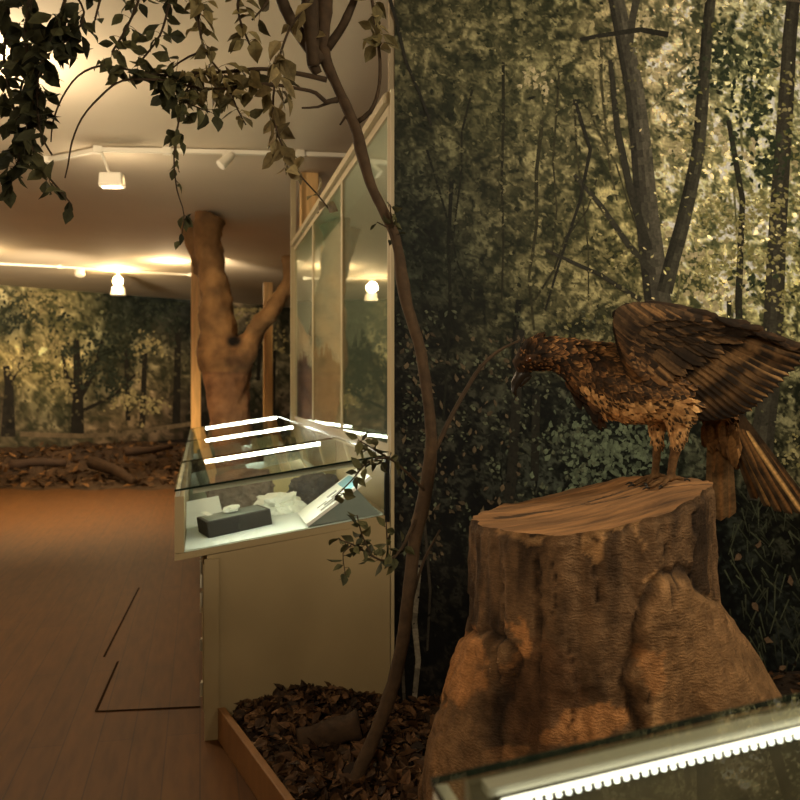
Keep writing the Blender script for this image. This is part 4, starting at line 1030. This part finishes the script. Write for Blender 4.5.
    def flow(x,y):
        best=None
        for (x0,y0),(x1,y1) in zip(spine[:-1],spine[1:]):
            l=math.hypot(x1-x0,y1-y0); tt=max(0,min(1,((x-x0)*(x1-x0)+(y-y0)*(y1-y0))/(l*l))); dx=x-(x0+tt*(x1-x0)); dy=y-(y0+tt*(y1-y0)); dd=dx*dx+dy*dy
            if best is None or dd<best[0]: best=(dd,(x1-x0)/l,(y1-y0)/l)
        return best[1],best[2]
    picked=[]
    for i in idx:
        if n>=3200: break
        v,nn=vs[i],ns[i]; x,y,z=proj(v); r=region(v)
        if r=='leg' or x<518 or math.hypot(x-528.5,y-359.5)<5: continue
        if nn.dot(FWD)>.5 and random.random()<.6: continue
        if y>420 and random.random()<.3: continue
        dx,dy=flow(x,y)
        dy2=dy+ (.35 if r in('belly','side') else .12)
        if y>424: dx,dy2=.25,1
        d=RIGHT*dx-UP*dy2; d=(d-nn*d.dot(nn))
        if d.length<.1: continue
        d.normalize(); d=(d+nn*random.uniform(.06,.22)).normalized()
        if r=='head': L=random.uniform(6,10)*(.7 if x<536 else 1); w=random.uniform(2.4,4.2)*(.75 if x<536 else 1)
        elif r=='nape': L=random.uniform(10,16); w=random.uniform(4,6)
        elif r=='belly': L=random.uniform(11,18); w=random.uniform(4,7)
        else: L=random.uniform(11,18); w=random.uniform(5,8)
        if y>414: L*=.5; w*=.62
        a=random.random()
        if r in('head','nape'):
            tipc=lerp3(rufous,lin((206,152,94)),a*a) if random.random()<.5 else lerp3(dbr,rufous,a*.4)
            cf=lambda tt,u,tc=tipc: lerp3(dbr,tc,sstep(.45,.95,tt)*(.5+.5*abs(u)))
        elif r=='belly':
            bb=lerp3(lin((150,108,66)),lin((222,172,112)),a); dk=random.random()<(.38 if y<415 else .6)
            cf=lambda tt,u,bb=bb,dk=dk: lerp3(bb,dbr,(.95*sstep(.3,.6,tt)*(1-sstep(.45,.95,abs(u)))) if dk else .15*tt)
        elif r=='rump':
            bb=lerp3(mid,lin((150,104,60)),a); cf=lambda tt,u,bb=bb: lerp3(dbr,bb,sstep(.2,.9,tt))
        else:
            bb=lerp3(lin((66,46,28)),lin((160,114,68)),a*a); cf=lambda tt,u,bb=bb: lerp3(bb,dbr,.85*sstep(.3,.7,tt)*(1-sstep(.3,.9,abs(u))))
        feather(b,v-nn*.001,v+d*(L*BK),nn,w*BK,cf,nr=5,lift=.002); n+=1
    b.build('body_plumage',M['bird'],t)
    # long loose throat feathers on the breast front
    b=MB()
    for k in range(26):
        u=random.random(); x=562+u*30; y=372+u*36+random.uniform(-6,6)
        p=B(x,y,random.uniform(-.05,.03)); q=B(x+random.uniform(8,20),y+random.uniform(14,26),random.uniform(-.05,.03)+random.uniform(-.01,.01))
        bb=lerp3(dbr,rufous,random.random()**2); feather(b,p,q,-FWD,6*BK,lambda tt,uu,bb=bb: lerp3(bb,dbr,tt),nr=5)
    b.build('breast_plumage',M['bird'],t)
    # ---- wings
    def poly(P,tt):
        m=len(P)-1; f=tt*m; i=min(int(f),m-1); f-=i; return (P[i][0]+(P[i+1][0]-P[i][0])*f, P[i][1]+(P[i+1][1]-P[i][1])*f)
    Rp=[(692,316),(668,312),(646,312),(630,318),(624,330),(626,346),(632,364)]
    Tp=[(812,352),(800,366),(787,378),(776,391),(764,401),(752,411),(736,417),(718,420),(702,419),(688,413),(676,404)]
    def wing(side):
        nm='wing'; sg=side
        def D(x,y):      # depth of the wing surface from the bird's middle plane
            o=.100+.05*sstep(640,800,x)+.04*sstep(370,303,y)-.02*sstep(380,430,y)
            return -o if sg<0 else o*.75
        def sq(x,y):
            if sg<0: return x,y
            return 640+(x-640)*.80, 360+(y-360)*.62+14
        wt=bpy.data.objects.new
        # arm
        b=MB(); arm=[(640,380,9),(630,362,8),(624,342,8),(622,323,7.5),(632,311,6.5),(652,307,6.5),(680,310,5.5),(712,318,4),(750,331,3),(790,346,1.6)]
        b.tube([B(*sq(x,y),D(*sq(x,y))*(.75 if i<2 else .97)) for i,(x,y,r) in enumerate(arm)],[r*BK for x,y,r in arm],12,col=lin((48,34,21)))
        w=b.build(nm,M['bird'],t,smooth=True)
        nrm=-FWD*(-sg) if sg>0 else -FWD
        nrm=-FWD if sg<0 else FWD
        N=23
        for k in range(N):
            b=MB(); tt=k/(N-1); r=poly(Rp,tt); e=poly(Tp,tt)
            L=math.hypot(e[0]-r[0],e[1]-r[1]); wd=(15 if tt<.35 else 17.5)
            if tt<.06: wd=10
            off=(k*.0016)
            p=B(*sq(*r),D(*sq(*r))+(off if sg<0 else -off)); q=B(*sq(*e),D(*sq(*e))+(off if sg<0 else -off))
            ph=random.uniform(0,.06); bc=lerp3(lin((92,68,42)),lin((124,92,57)),random.random()); pr=tt<.4
            def cf(s,u,ph=ph,bc=bc,pr=pr):
                band=.5+.5*math.sin((s+ph)*2*math.pi*4.3+.4*u)
                c=lerp3(bc,dbr,.95*sstep(.42,.62,band)); c=lerp3(c,dbr,.92*sstep(.74,.9,s)); 
                return lerp3(c,tuple(x*.6 for x in c),.4 if u>0 else 0)
            feather(b,p,q,nrm,wd*BK,cf,curve=.04*(1 if sg<0 else -1),nr=26,round_=.86 if not pr else .8,shaft=lin((176,136,88)) if random.random()<.4 else lin((104,76,46)))
            b.build('flight_feather',M['bird'],w)
        b=MB()
        for row,(f0,f1,cnt,wd) in enumerate([(.02,.52,30,12),(-.02,.38,40,10),(-.05,.28,46,8.5),(-.08,.19,46,7.5),(-.11,.11,42,7)]):
            for k in range(cnt):
                tt=(k+random.uniform(-.3,.3))/(cnt-1); tt=min(1,max(0,tt)); r=poly(Rp,tt); e=poly(Tp,tt); f1r=f1*random.uniform(.88,1.1)
                a=(r[0]+(e[0]-r[0])*f0,r[1]+(e[1]-r[1])*f0); z=(r[0]+(e[0]-r[0])*f1r,r[1]+(e[1]-r[1])*f1r)
                off=-(.006+.004*row)-k*.0003
                p=B(*sq(*a),D(*sq(*a))+(off if sg<0 else -off)); q=B(*sq(*z),D(*sq(*z))+(off-.002 if sg<0 else -off+.002))
                x=random.random(); inner=sstep(.55,1,tt)
                bc=lerp3(lerp3(lin((42,31,20)),lin((96,72,46)),x),lerp3(lin((66,46,27)),lin((128,88,50)),x),inner); blot=random.random()<.5
                def cf(s,u,bc=bc,blot=blot):
                    d=sstep(.35,.75,s)*(1-sstep(.9,1.0,s)) if blot else .5*(1-sstep(.2,.5,abs(u)))*sstep(.3,.6,s)
                    return lerp3(bc,dbr,.9*d)
                feather(b,p,q,nrm,wd*BK,cf,nr=8,lift=.002,shaft=lin((130,96,60)) if random.random()<.3 else None)
        # leading-edge scales
        for k in range(130):
            tt=random.random()**1.3; A=[(624,366),(618,348),(613,330),(612,312),(622,306),(645,304),(680,308),(720,318),(760,333),(795,348)]
            a=poly(A,tt); 
            z=(a[0]+random.uniform(14,26),a[1]+random.uniform(2,10)+(8 if tt<.25 else 0)); off=-.018-random.uniform(0,.006)
            p=B(*sq(*a),D(*sq(*a))+(off if sg<0 else -off)); q=B(*sq(*z),D(*sq(*z))+(off if sg<0 else -off))
            bc=lerp3(lin((36,26,17)),lin((88,62,38)),random.random()**2) if tt>.3 else lerp3(lin((60,42,25)),lin((150,104,58)),random.random()**2); feather(b,p,q,nrm,(8 if tt<.6 else 5)*BK,lambda s,u,bc=bc: lerp3(dbr,bc,sstep(.1,.8,s)),nr=5)
        b.build('covert_plumage',M['bird'],w)
    wing(-1); wing(1)
    # ---- tail: a bundle hanging straight down and a fan to the right
    b=MB()
    for k in range(60):
        x=random.uniform(704,734); y=random.uniform(404,430)+max(0,x-716)*.6
        p=B(x,y,.045+random.uniform(-.02,.06)); q=B(x+random.uniform(0,10),y+random.uniform(16,34),.10+random.uniform(-.02,.06))
        bc=lerp3(lin((84,56,32)),lin((170,122,70)),random.random()); feather(b,p,q,-FWD,9*BK,lambda s,u,bc=bc: lerp3(bc,dbr,.6*sstep(.4,.9,s)*(1-abs(u))),nr=5)
    tl=b.build('tail',M['bird'],t)
    dt=.17
    fan=[((716,410),(713,512),17),((719,410),(721,521),17),((722,410),(729,518),17),((724,412),(738,470),10),((726,412),(757,499),13),((728,412),(770,507),13),((729,412),(781,512),13),((730,411),(792,514),13),((731,410),(803,514),13),((732,408),(810,510),11)]
    for k,(r,e,wd) in enumerate(fan):
        b=MB(); p=B(*r,.08+.002*k); q=B(*e,dt+.004*k+(.03 if k>3 else 0)); bc=lerp3(lin((84,62,40)),lin((108,82,52)),random.random())
        if k>3: bc=lin((66,48,30))
        def cf(s,u,bc=bc,k=k):
            band=.5+.5*math.sin(s*2*math.pi*4+.3); c=lerp3(bc,dbr,(.35 if k<3 else .75)*sstep(.55,.8,band)); return lerp3(c,dbr,.5*sstep(.85,1,s) if k>3 else 0)
        feather(b,p,q,-FWD,wd*BK,cf,nr=24,round_=.93,shaft=lin((206,160,100)) if k in(8,5) else lin((120,84,48)))
        b.build('tail_feather',M['bird'],tl)
bird()

# ---------------------------------------------------------------- sapling with leafy branches
def resamp(pts,step):
    # pts: (px,py,zc,r_px) -> smooth world polyline
    out=[]
    n=len(pts)
    for i in range(n-1):
        p0=pts[max(i-1,0)];p1=pts[i];p2=pts[i+1];p3=pts[min(i+2,n-1)]
        k=max(1,int(math.hypot(p2[0]-p1[0],p2[1]-p1[1])/step))
        for j in range(k):
            t=j/k
            out.append(tuple(.5*((2*p1[a])+(-p0[a]+p2[a])*t+(2*p0[a]-5*p1[a]+4*p2[a]-p3[a])*t*t+(-p0[a]+3*p1[a]-3*p2[a]+p3[a])*t**3) for a in range(4)))
    out.append(pts[-1]); return out
def branch(b,pts,col,step=8,seg=8,wob=.12,knots=True):
    R=resamp(pts,step); P=[W(x,y,z) for x,y,z,r in R]; rr=[max(.0012,r*z/F) for x,y,z,r in R]
    if knots: rr=[r*(1+.18*max(0,noise.noise(p*11))) for r,p in zip(rr,P)]
    cf=(lambda v: tuple(c*(.75+.5*(.5+.5*fbm(v*9,3))) for c in col))
    b.tube(P,rr,seg,wob=wob,cols=cf,sc=25)
    return R
def leaves_on(lb,tb,R,n,t0=0,t1=1,size=(.035,.06),spread=10,pal=None,droop=.6,stem=True):
    for _ in range(int(n*1.25)):
        t=random.uniform(t0,t1)*(len(R)-1); i=min(int(t),len(R)-2); f=t-i
        x,y,z,_r=[R[i][a]+(R[i+1][a]-R[i][a])*f for a in range(4)]
        c=W(x,y,z); o=Vector((random.gauss(0,1),random.gauss(0,1),random.gauss(-.15,1))).normalized()
        q=c+o*(spread*random.uniform(.2,1)*z/F)
        if stem: tb.tube([c,c.lerp(q,.5)+UP*.002,q],[.0011,.0009,.0008],4,col=lin((60,46,28)),cap=False)
        d=(o*.8+Vector((random.gauss(0,.5),random.gauss(0,.5),random.gauss(-droop,.45)))).normalized()
        L=random.uniform(*size)*1.32; a=random.random()
        c1=tuple(q*1.4 for q in lerp3(pal[0],pal[1],a))
        lb.leaf(q,d,(random.gauss(0,1),random.gauss(-.6,1),random.gauss(.4,1)),L,L*random.uniform(.48,.68),c1,fold=random.uniform(.05,.6),curl=random.uniform(-.15,.5),twist=random.uniform(-.7,.7))
DKP=(lin((38,40,24)),lin((78,76,46))); MDP=(lin((58,54,32)),lin((122,108,70))); DRY=(lin((80,70,46)),lin((132,116,80)))
def sapling():
    Z=3.0
    base=W(352,784,Z)
    t=thing('sapling','slender leaning sapling rooted in the dead leaves, its branches hung with dry leaves','tree',(base.x,base.y,bedh(base.x,base.y)))
    bc=lin((70,53,35))
    b=MB()
    trunk=[(349,792,2.98,8.5),(356,778,2.98,8.5),(372,742,2.99,8),(390,695,3.0,8),(402,645,3.02,7.6),(409,590,3.03,7.6),(415,540,3.04,7.6),(424,500,3.04,8.2),(430,462,3.04,7.4),(431,430,3.04,6.6),(426,385,3.03,6.4),(419,345,3.02,6.6),(407,305,3.0,6.4),(402,278,3.0,7.2),(396,240,3.0,5.6),(384,212,3.0,5.8),(371,185,3.0,5.8),(361,150,3.0,7),(357,132,3.0,6),(347,108,3.0,6),(334,80,3.0,6),(325,58,3.0,7.5),(322,35,3.0,9),(324,5,2.98,10),(326,-40,2.96,9),(332,-120,2.9,6),(340,-170,2.9,3)]
    trunk=[(x,y,z,r*.86) for x,y,z,r in trunk]
    RT=branch(b,trunk,bc,6,12,.10)
    b.build('trunk',M['bark'],t,smooth=True)
    dk=lin((62,47,30)); H={}
    def br(pts):
        m=MB(); R=branch(m,pts,dk,7,7,.1); H[id(R)]=(m,MB(),R); return R
    def lv(R,*a): leaves_on(H[id(R)][1],H[id(R)][0],R,*a)
    # heavy limbs at the crotch
    br([(322,62,3.0,8),(308,45,2.98,7),(292,22,2.95,6),(282,0,2.93,6),(272,-40,2.9,5),(230,-90,2.85,4),(170,-110,2.8,3),(110,-100,2.75,2)])
    br([(313,66,2.97,6),(311,30,2.95,8),(309,-5,2.95,9),(305,-50,2.95,6),(300,-120,2.95,3)])
    br([(327,48,3.0,5),(340,30,3.0,4.5),(350,10,3.0,4),(362,-20,3.0,3),(380,-60,3.0,2)])
    br([(318,74,3.0,5),(314,66,2.99,6),(313,50,2.98,5)])
    B1=br([(327,80,3.0,3),(300,74,2.98,2.4),(262,69,2.92,2),(225,72,2.85,1.7),(190,74,2.8,1.5),(155,75,2.75,1.3),(125,69,2.7,1.2),(100,66,2.68,1.1),(78,76,2.65,1),(62,98,2.62,.9),(53,122,2.6,.8),(51,142,2.6,.6)])
    B2=br([(337,100,3.0,3),(326,102,2.98,2.4),(316,93,2.96,2.2),(300,89,2.93,1.8),(265,84,2.88,1.6),(230,88,2.84,1.4),(200,88,2.8,1.3),(160,80,2.74,1.2),(122,81,2.7,1.1),(100,97,2.66,1.1),(82,118,2.63,1),(72,142,2.6,.9),(68,165,2.58,.8),(65,178,2.57,.7)])
    B3=br([(331,102,3.0,1.8),(318,107,2.98,1.3),(302,108,2.95,.9)])
    B4=br([(320,-20,2.9,2),(302,10,2.86,1.6),(290,28,2.84,1.3),(281,52,2.82,1.2),(276,78,2.8,1.2),(273,105,2.8,1.1),(278,135,2.8,1),(288,155,2.8,1),(300,175,2.8,.9),(318,195,2.8,.8),(328,208,2.8,.7)])
    B5=br([(196,76,2.8,1.3),(184,95,2.78,1),(178,125,2.77,.9),(174,158,2.76,.8),(177,190,2.76,.7),(184,215,2.75,.6),(180,245,2.75,.5)])
    B6=br([(357,122,3.0,2.6),(370,112,2.99,2.2),(378,92,2.98,1.9),(380,65,2.97,1.7),(377,35,2.96,1.6),(372,0,2.95,1.6),(368,-40,2.95,1.6)])
    br([(356,120,3.0,2),(346,116,3.0,1.6),(340,125,3.0,1)])
    # pendulous twigs from the limb above the frame
    for pts,nl,sz,sp,pal in [
        ([(250,-80,2.84,1.6),(244,-30,2.84,1.4),(238,10,2.84,1.2),(250,45,2.86,1)],16,(.04,.062),9,MDP),
        ([(215,-95,2.83,1.6),(208,-30,2.82,1.4),(198,10,2.82,1.3),(205,50,2.82,1.2),(222,75,2.82,1),(238,110,2.82,.9),(246,125,2.82,.7)],52,(.036,.058),11,MDP),
        ([(185,-105,2.8,1.6),(180,-40,2.8,1.4),(170,0,2.8,1.3),(160,35,2.78,1.1),(140,62,2.76,1)],34,(.036,.056),11,DKP),
        ([(150,-108,2.78,1.6),(148,-50,2.78,1.4),(140,-5,2.77,1.3),(128,25,2.76,1.2),(112,52,2.75,1)],36,(.036,.056),12,DKP),
        ([(120,-100,2.76,1.6),(112,-40,2.75,1.4),(100,0,2.74,1.2),(95,20,2.74,1)],20,(.036,.056),10,DKP),
        ([(205,50,2.82,1.2),(180,62,2.8,1),(160,85,2.78,.9),(180,100,2.78,.8),(210,112,2.78,.7)],34,(.036,.056),11,DKP),
        ([(276,-35,2.9,1.6),(268,0,2.88,1.3),(252,20,2.87,1)],6,(.05,.065),8,MDP)]:
        R=br(pts); lv(R,nl,.2,1,sz,sp,pal)
    lv(B1,26,.12,.55,(.036,.056),10,MDP); lv(B1,20,.5,.72,(.034,.052),9,DKP); lv(B1,5,.66,.76,(.014,.022),4,DKP)
    lv(B2,30,.12,.5,(.036,.058),11,MDP); lv(B2,14,.44,.62,(.036,.05),9,DKP)
    lv(B4,24,.28,.78,(.045,.075),9,DRY,.9); lv(B4,6,.8,1,(.045,.07),5,DRY,.3); lv(B4,8,.05,.35,(.04,.06),7,DRY)
    lv(B5,18,.05,.55,(.026,.042),5,DKP,.9); lv(B5,8,.55,1,(.022,.034),5,DKP,.9)
    lv(B6,22,.45,1,(.038,.06),11,MDP)
    R=br([(320,40,3.0,2),(312,35,2.98,1.6),(304,32,2.97,1)]); lv(R,3,.5,1,(.06,.08),4,DRY)
    # twigs reaching over the near case and to the right
    Q1=br([(415,520,3.02,2),(402,548,2.97,1.5),(388,561,2.94,1.2),(372,556,2.9,1),(352,544,2.87,.9),(340,540,2.86,.7)])
    Q2=br([(372,556,2.9,.9),(362,535,2.88,.8),(357,515,2.86,.6)]); Q3=br([(352,544,2.87,.8),(343,553,2.86,.6),(346,578,2.85,.5)])
    Q4=br([(424,490,3.02,1.6),(404,470,2.98,1.3),(388,458,2.94,1.1),(368,462,2.9,.9),(352,480,2.88,.7),(335,497,2.86,.6)])
    Q5=br([(388,458,2.94,.9),(372,448,2.92,.8),(358,440,2.9,.6)])
    Q6=br([(388,561,2.94,.9),(387,540,2.93,.8),(386,520,2.93,.6)])
    for Q,n_ in ((Q1,24),(Q2,10),(Q3,7),(Q4,22),(Q5,12),(Q6,8)): lv(Q,n_,.3,1,(.026,.044),6,DKP,.2)
    br([(431,458,3.04,3),(440,440,3.05,2.6),(452,415,3.07,2.4),(466,390,3.1,2.2),(480,368,3.12,2),(497,352,3.14,1.6),(520,340,3.16,1.1)])
    Q7=br([(398,245,3.0,1.4),(392,222,2.98,1),(390,205,2.97,.7)]); Q8=br([(400,270,3.0,1.4),(388,228,2.98,.8),(377,222,2.97,.6)])
    for Q in (Q7,Q8): lv(Q,5,.4,1,(.026,.04),5,DKP,.1)
    Q9=br([(412,600,3.04,1.6),(424,560,3.06,1.3),(440,530,3.1,1)])
    for m,l,R in H.values():
        o=m.build('branch',M['bark'],t,smooth=True)
        if l.v: l.build('foliage',M['leaf'],o)
sapling()
def hanging():
    Z=2.45
    top=W(25,-370,Z); top.z=CEIL-.002
    t=thing('hanging_branch','dense dark leafy branch hanging from the ceiling at the far left','branch',top)
    dk=lin((56,44,28)); H={}
    def br(pts):
        m=MB(); R=branch(m,pts,dk,8,7,.1); H[id(R)]=(m,MB(),R); return R
    def lv(R,*a): leaves_on(H[id(R)][1],H[id(R)][0],R,*a)
    ty=HY-(CEIL-.004-CAMZ)/Z*F
    main=br([(25,ty,Z,4),(28,ty+80,Z,4),(34,-120,Z,3.6),(40,-60,Z,3.2),(30,0,Z,2.6),(26,40,Z,2.2),(30,90,Z,1.8),(28,130,Z,1.5),(40,165,Z,1.2),(58,188,Z,1),(72,205,Z,.7)])
    a=br([(40,-60,Z,2.4),(66,-20,2.44,2),(62,10,2.42,1.6),(50,40,2.42,1.4),(38,80,2.42,1.2),(40,130,2.42,1),(52,155,2.42,.8)])
    c=br([(34,-120,Z,2.4),(0,-40,2.5,2),(8,10,2.5,1.6),(4,60,2.5,1.4),(14,110,2.5,1.2),(20,150,2.5,1),(10,185,2.5,.8)])
    d=br([(66,-20,2.44,1.4),(84,12,2.44,1.1),(74,35,2.44,.9),(60,45,2.44,.7)])
    e=br([(26,40,Z,1.2),(50,38,2.44,1),(68,42,2.43,.7)])
    for R,n,t0,t1 in ((main,95,.36,.86),(a,55,.3,.9),(c,85,.3,1),(d,12,.3,1),(e,12,.3,1)):
        lv(R,n,t0,t1,(.036,.056),11,(lin((30,33,20)),lin((62,62,38))),.5)
    lv(main,16,.84,1,(.036,.056),6,(lin((38,40,24)),lin((70,68,42))),.6)
    for m,l,R in H.values():
        o=m.build('branch',M['bark'],t,smooth=True)
        if l.v: l.build('foliage',M['leaf'],o)
hanging()

# ---------------------------------------------------------------- lights
def light(kind,name,loc,energy,col,size=.1,aim=None,spot=None,blend=.6):
    d=bpy.data.lights.new(name,kind); d.energy=energy; d.color=col
    if kind=='AREA': d.size=size
    else: d.shadow_soft_size=size
    if kind=='SPOT': d.spot_size=math.radians(spot); d.spot_blend=blend
    o=bpy.data.objects.new(name,d); COL.objects.link(o); o.location=loc
    if aim is not None:
        o.rotation_euler=(Vector(aim)-Vector(loc)).to_track_quat('-Z','Y').to_euler()
    return o
WARM=(1,.74,.42); WW=(1,.80,.55)
light('POINT','lamp_glow',lamp+Vector((0,-.12,.0)),75,WARM,.09)
light('POINT','lamp_glow',WZ(-40,262,TZ-.16),70,WARM,.09)
light('POINT','lamp_glow',WZ(170,274,TZ-.16),60,WARM,.09)
light('POINT','lamp_glow',WZ(-38,112,TZ-.30),110,WW,.09)
light('POINT','lamp_glow',WZ(112,196,TZ-.35),16,WW,.09)
light('SPOT','spot_floor',W(20,222,9.6),1250,(1,.70,.34),.25,WZ(60,512,0),104,1.0)
light('SPOT','spot_far_mural',W(40,300,11.0),900,WW,.2,W(60,360,16.5),75)
light('SPOT','spot_far_mural',W(215,260,13.0),450,WW,.2,W(280,360,20),70)  # added without a fixture to brighten the right part of the far mural
light('SPOT','spot_stump',(-1.6,-1.6,3.2),175,WW,.15,(SKC.x,SKC.y,.85),36,.7)
light('AREA','wall_washer',(2.3,.7,3.45),112,(1,.86,.62),1.2,(2.5,3.8,2.1))
light('AREA','ceiling_fill',(-1.8,2.5,.5),46,WW,2.5,(-1.8,2.5,3.5))
light('AREA','room_fill',(-1.2,-2.2,3.3),46,WW,1.8,(.3,3,1.4))
light('SPOT','spot_tree',W(120,180,7.0),150,WARM,.1,W(225,350,9.8),40,.6)
w=bpy.data.worlds.new('World'); SC.world=w; w.use_nodes=True
w.node_tree.nodes['Background'].inputs[0].default_value=(.02,.016,.01,1); w.node_tree.nodes['Background'].inputs[1].default_value=.3

# ---------------------------------------------------------------- camera
cd=bpy.data.cameras.new('Camera'); cam=bpy.data.objects.new('Camera',cd); COL.objects.link(cam)
cam.location=(0,0,CAMZ); cam.rotation_euler=(math.radians(90),0,-AL); cd.sensor_width=36; cd.lens=36*F/800
cd.shift_y=-(400-HY)/800; cd.clip_start=.05; cd.clip_end=80
cd.dof.use_dof=True; cd.dof.focus_distance=2.75; cd.dof.aperture_fstop=.03825/.008
SC.camera=cam
SC.view_settings.view_transform='Standard'; SC.view_settings.exposure=0
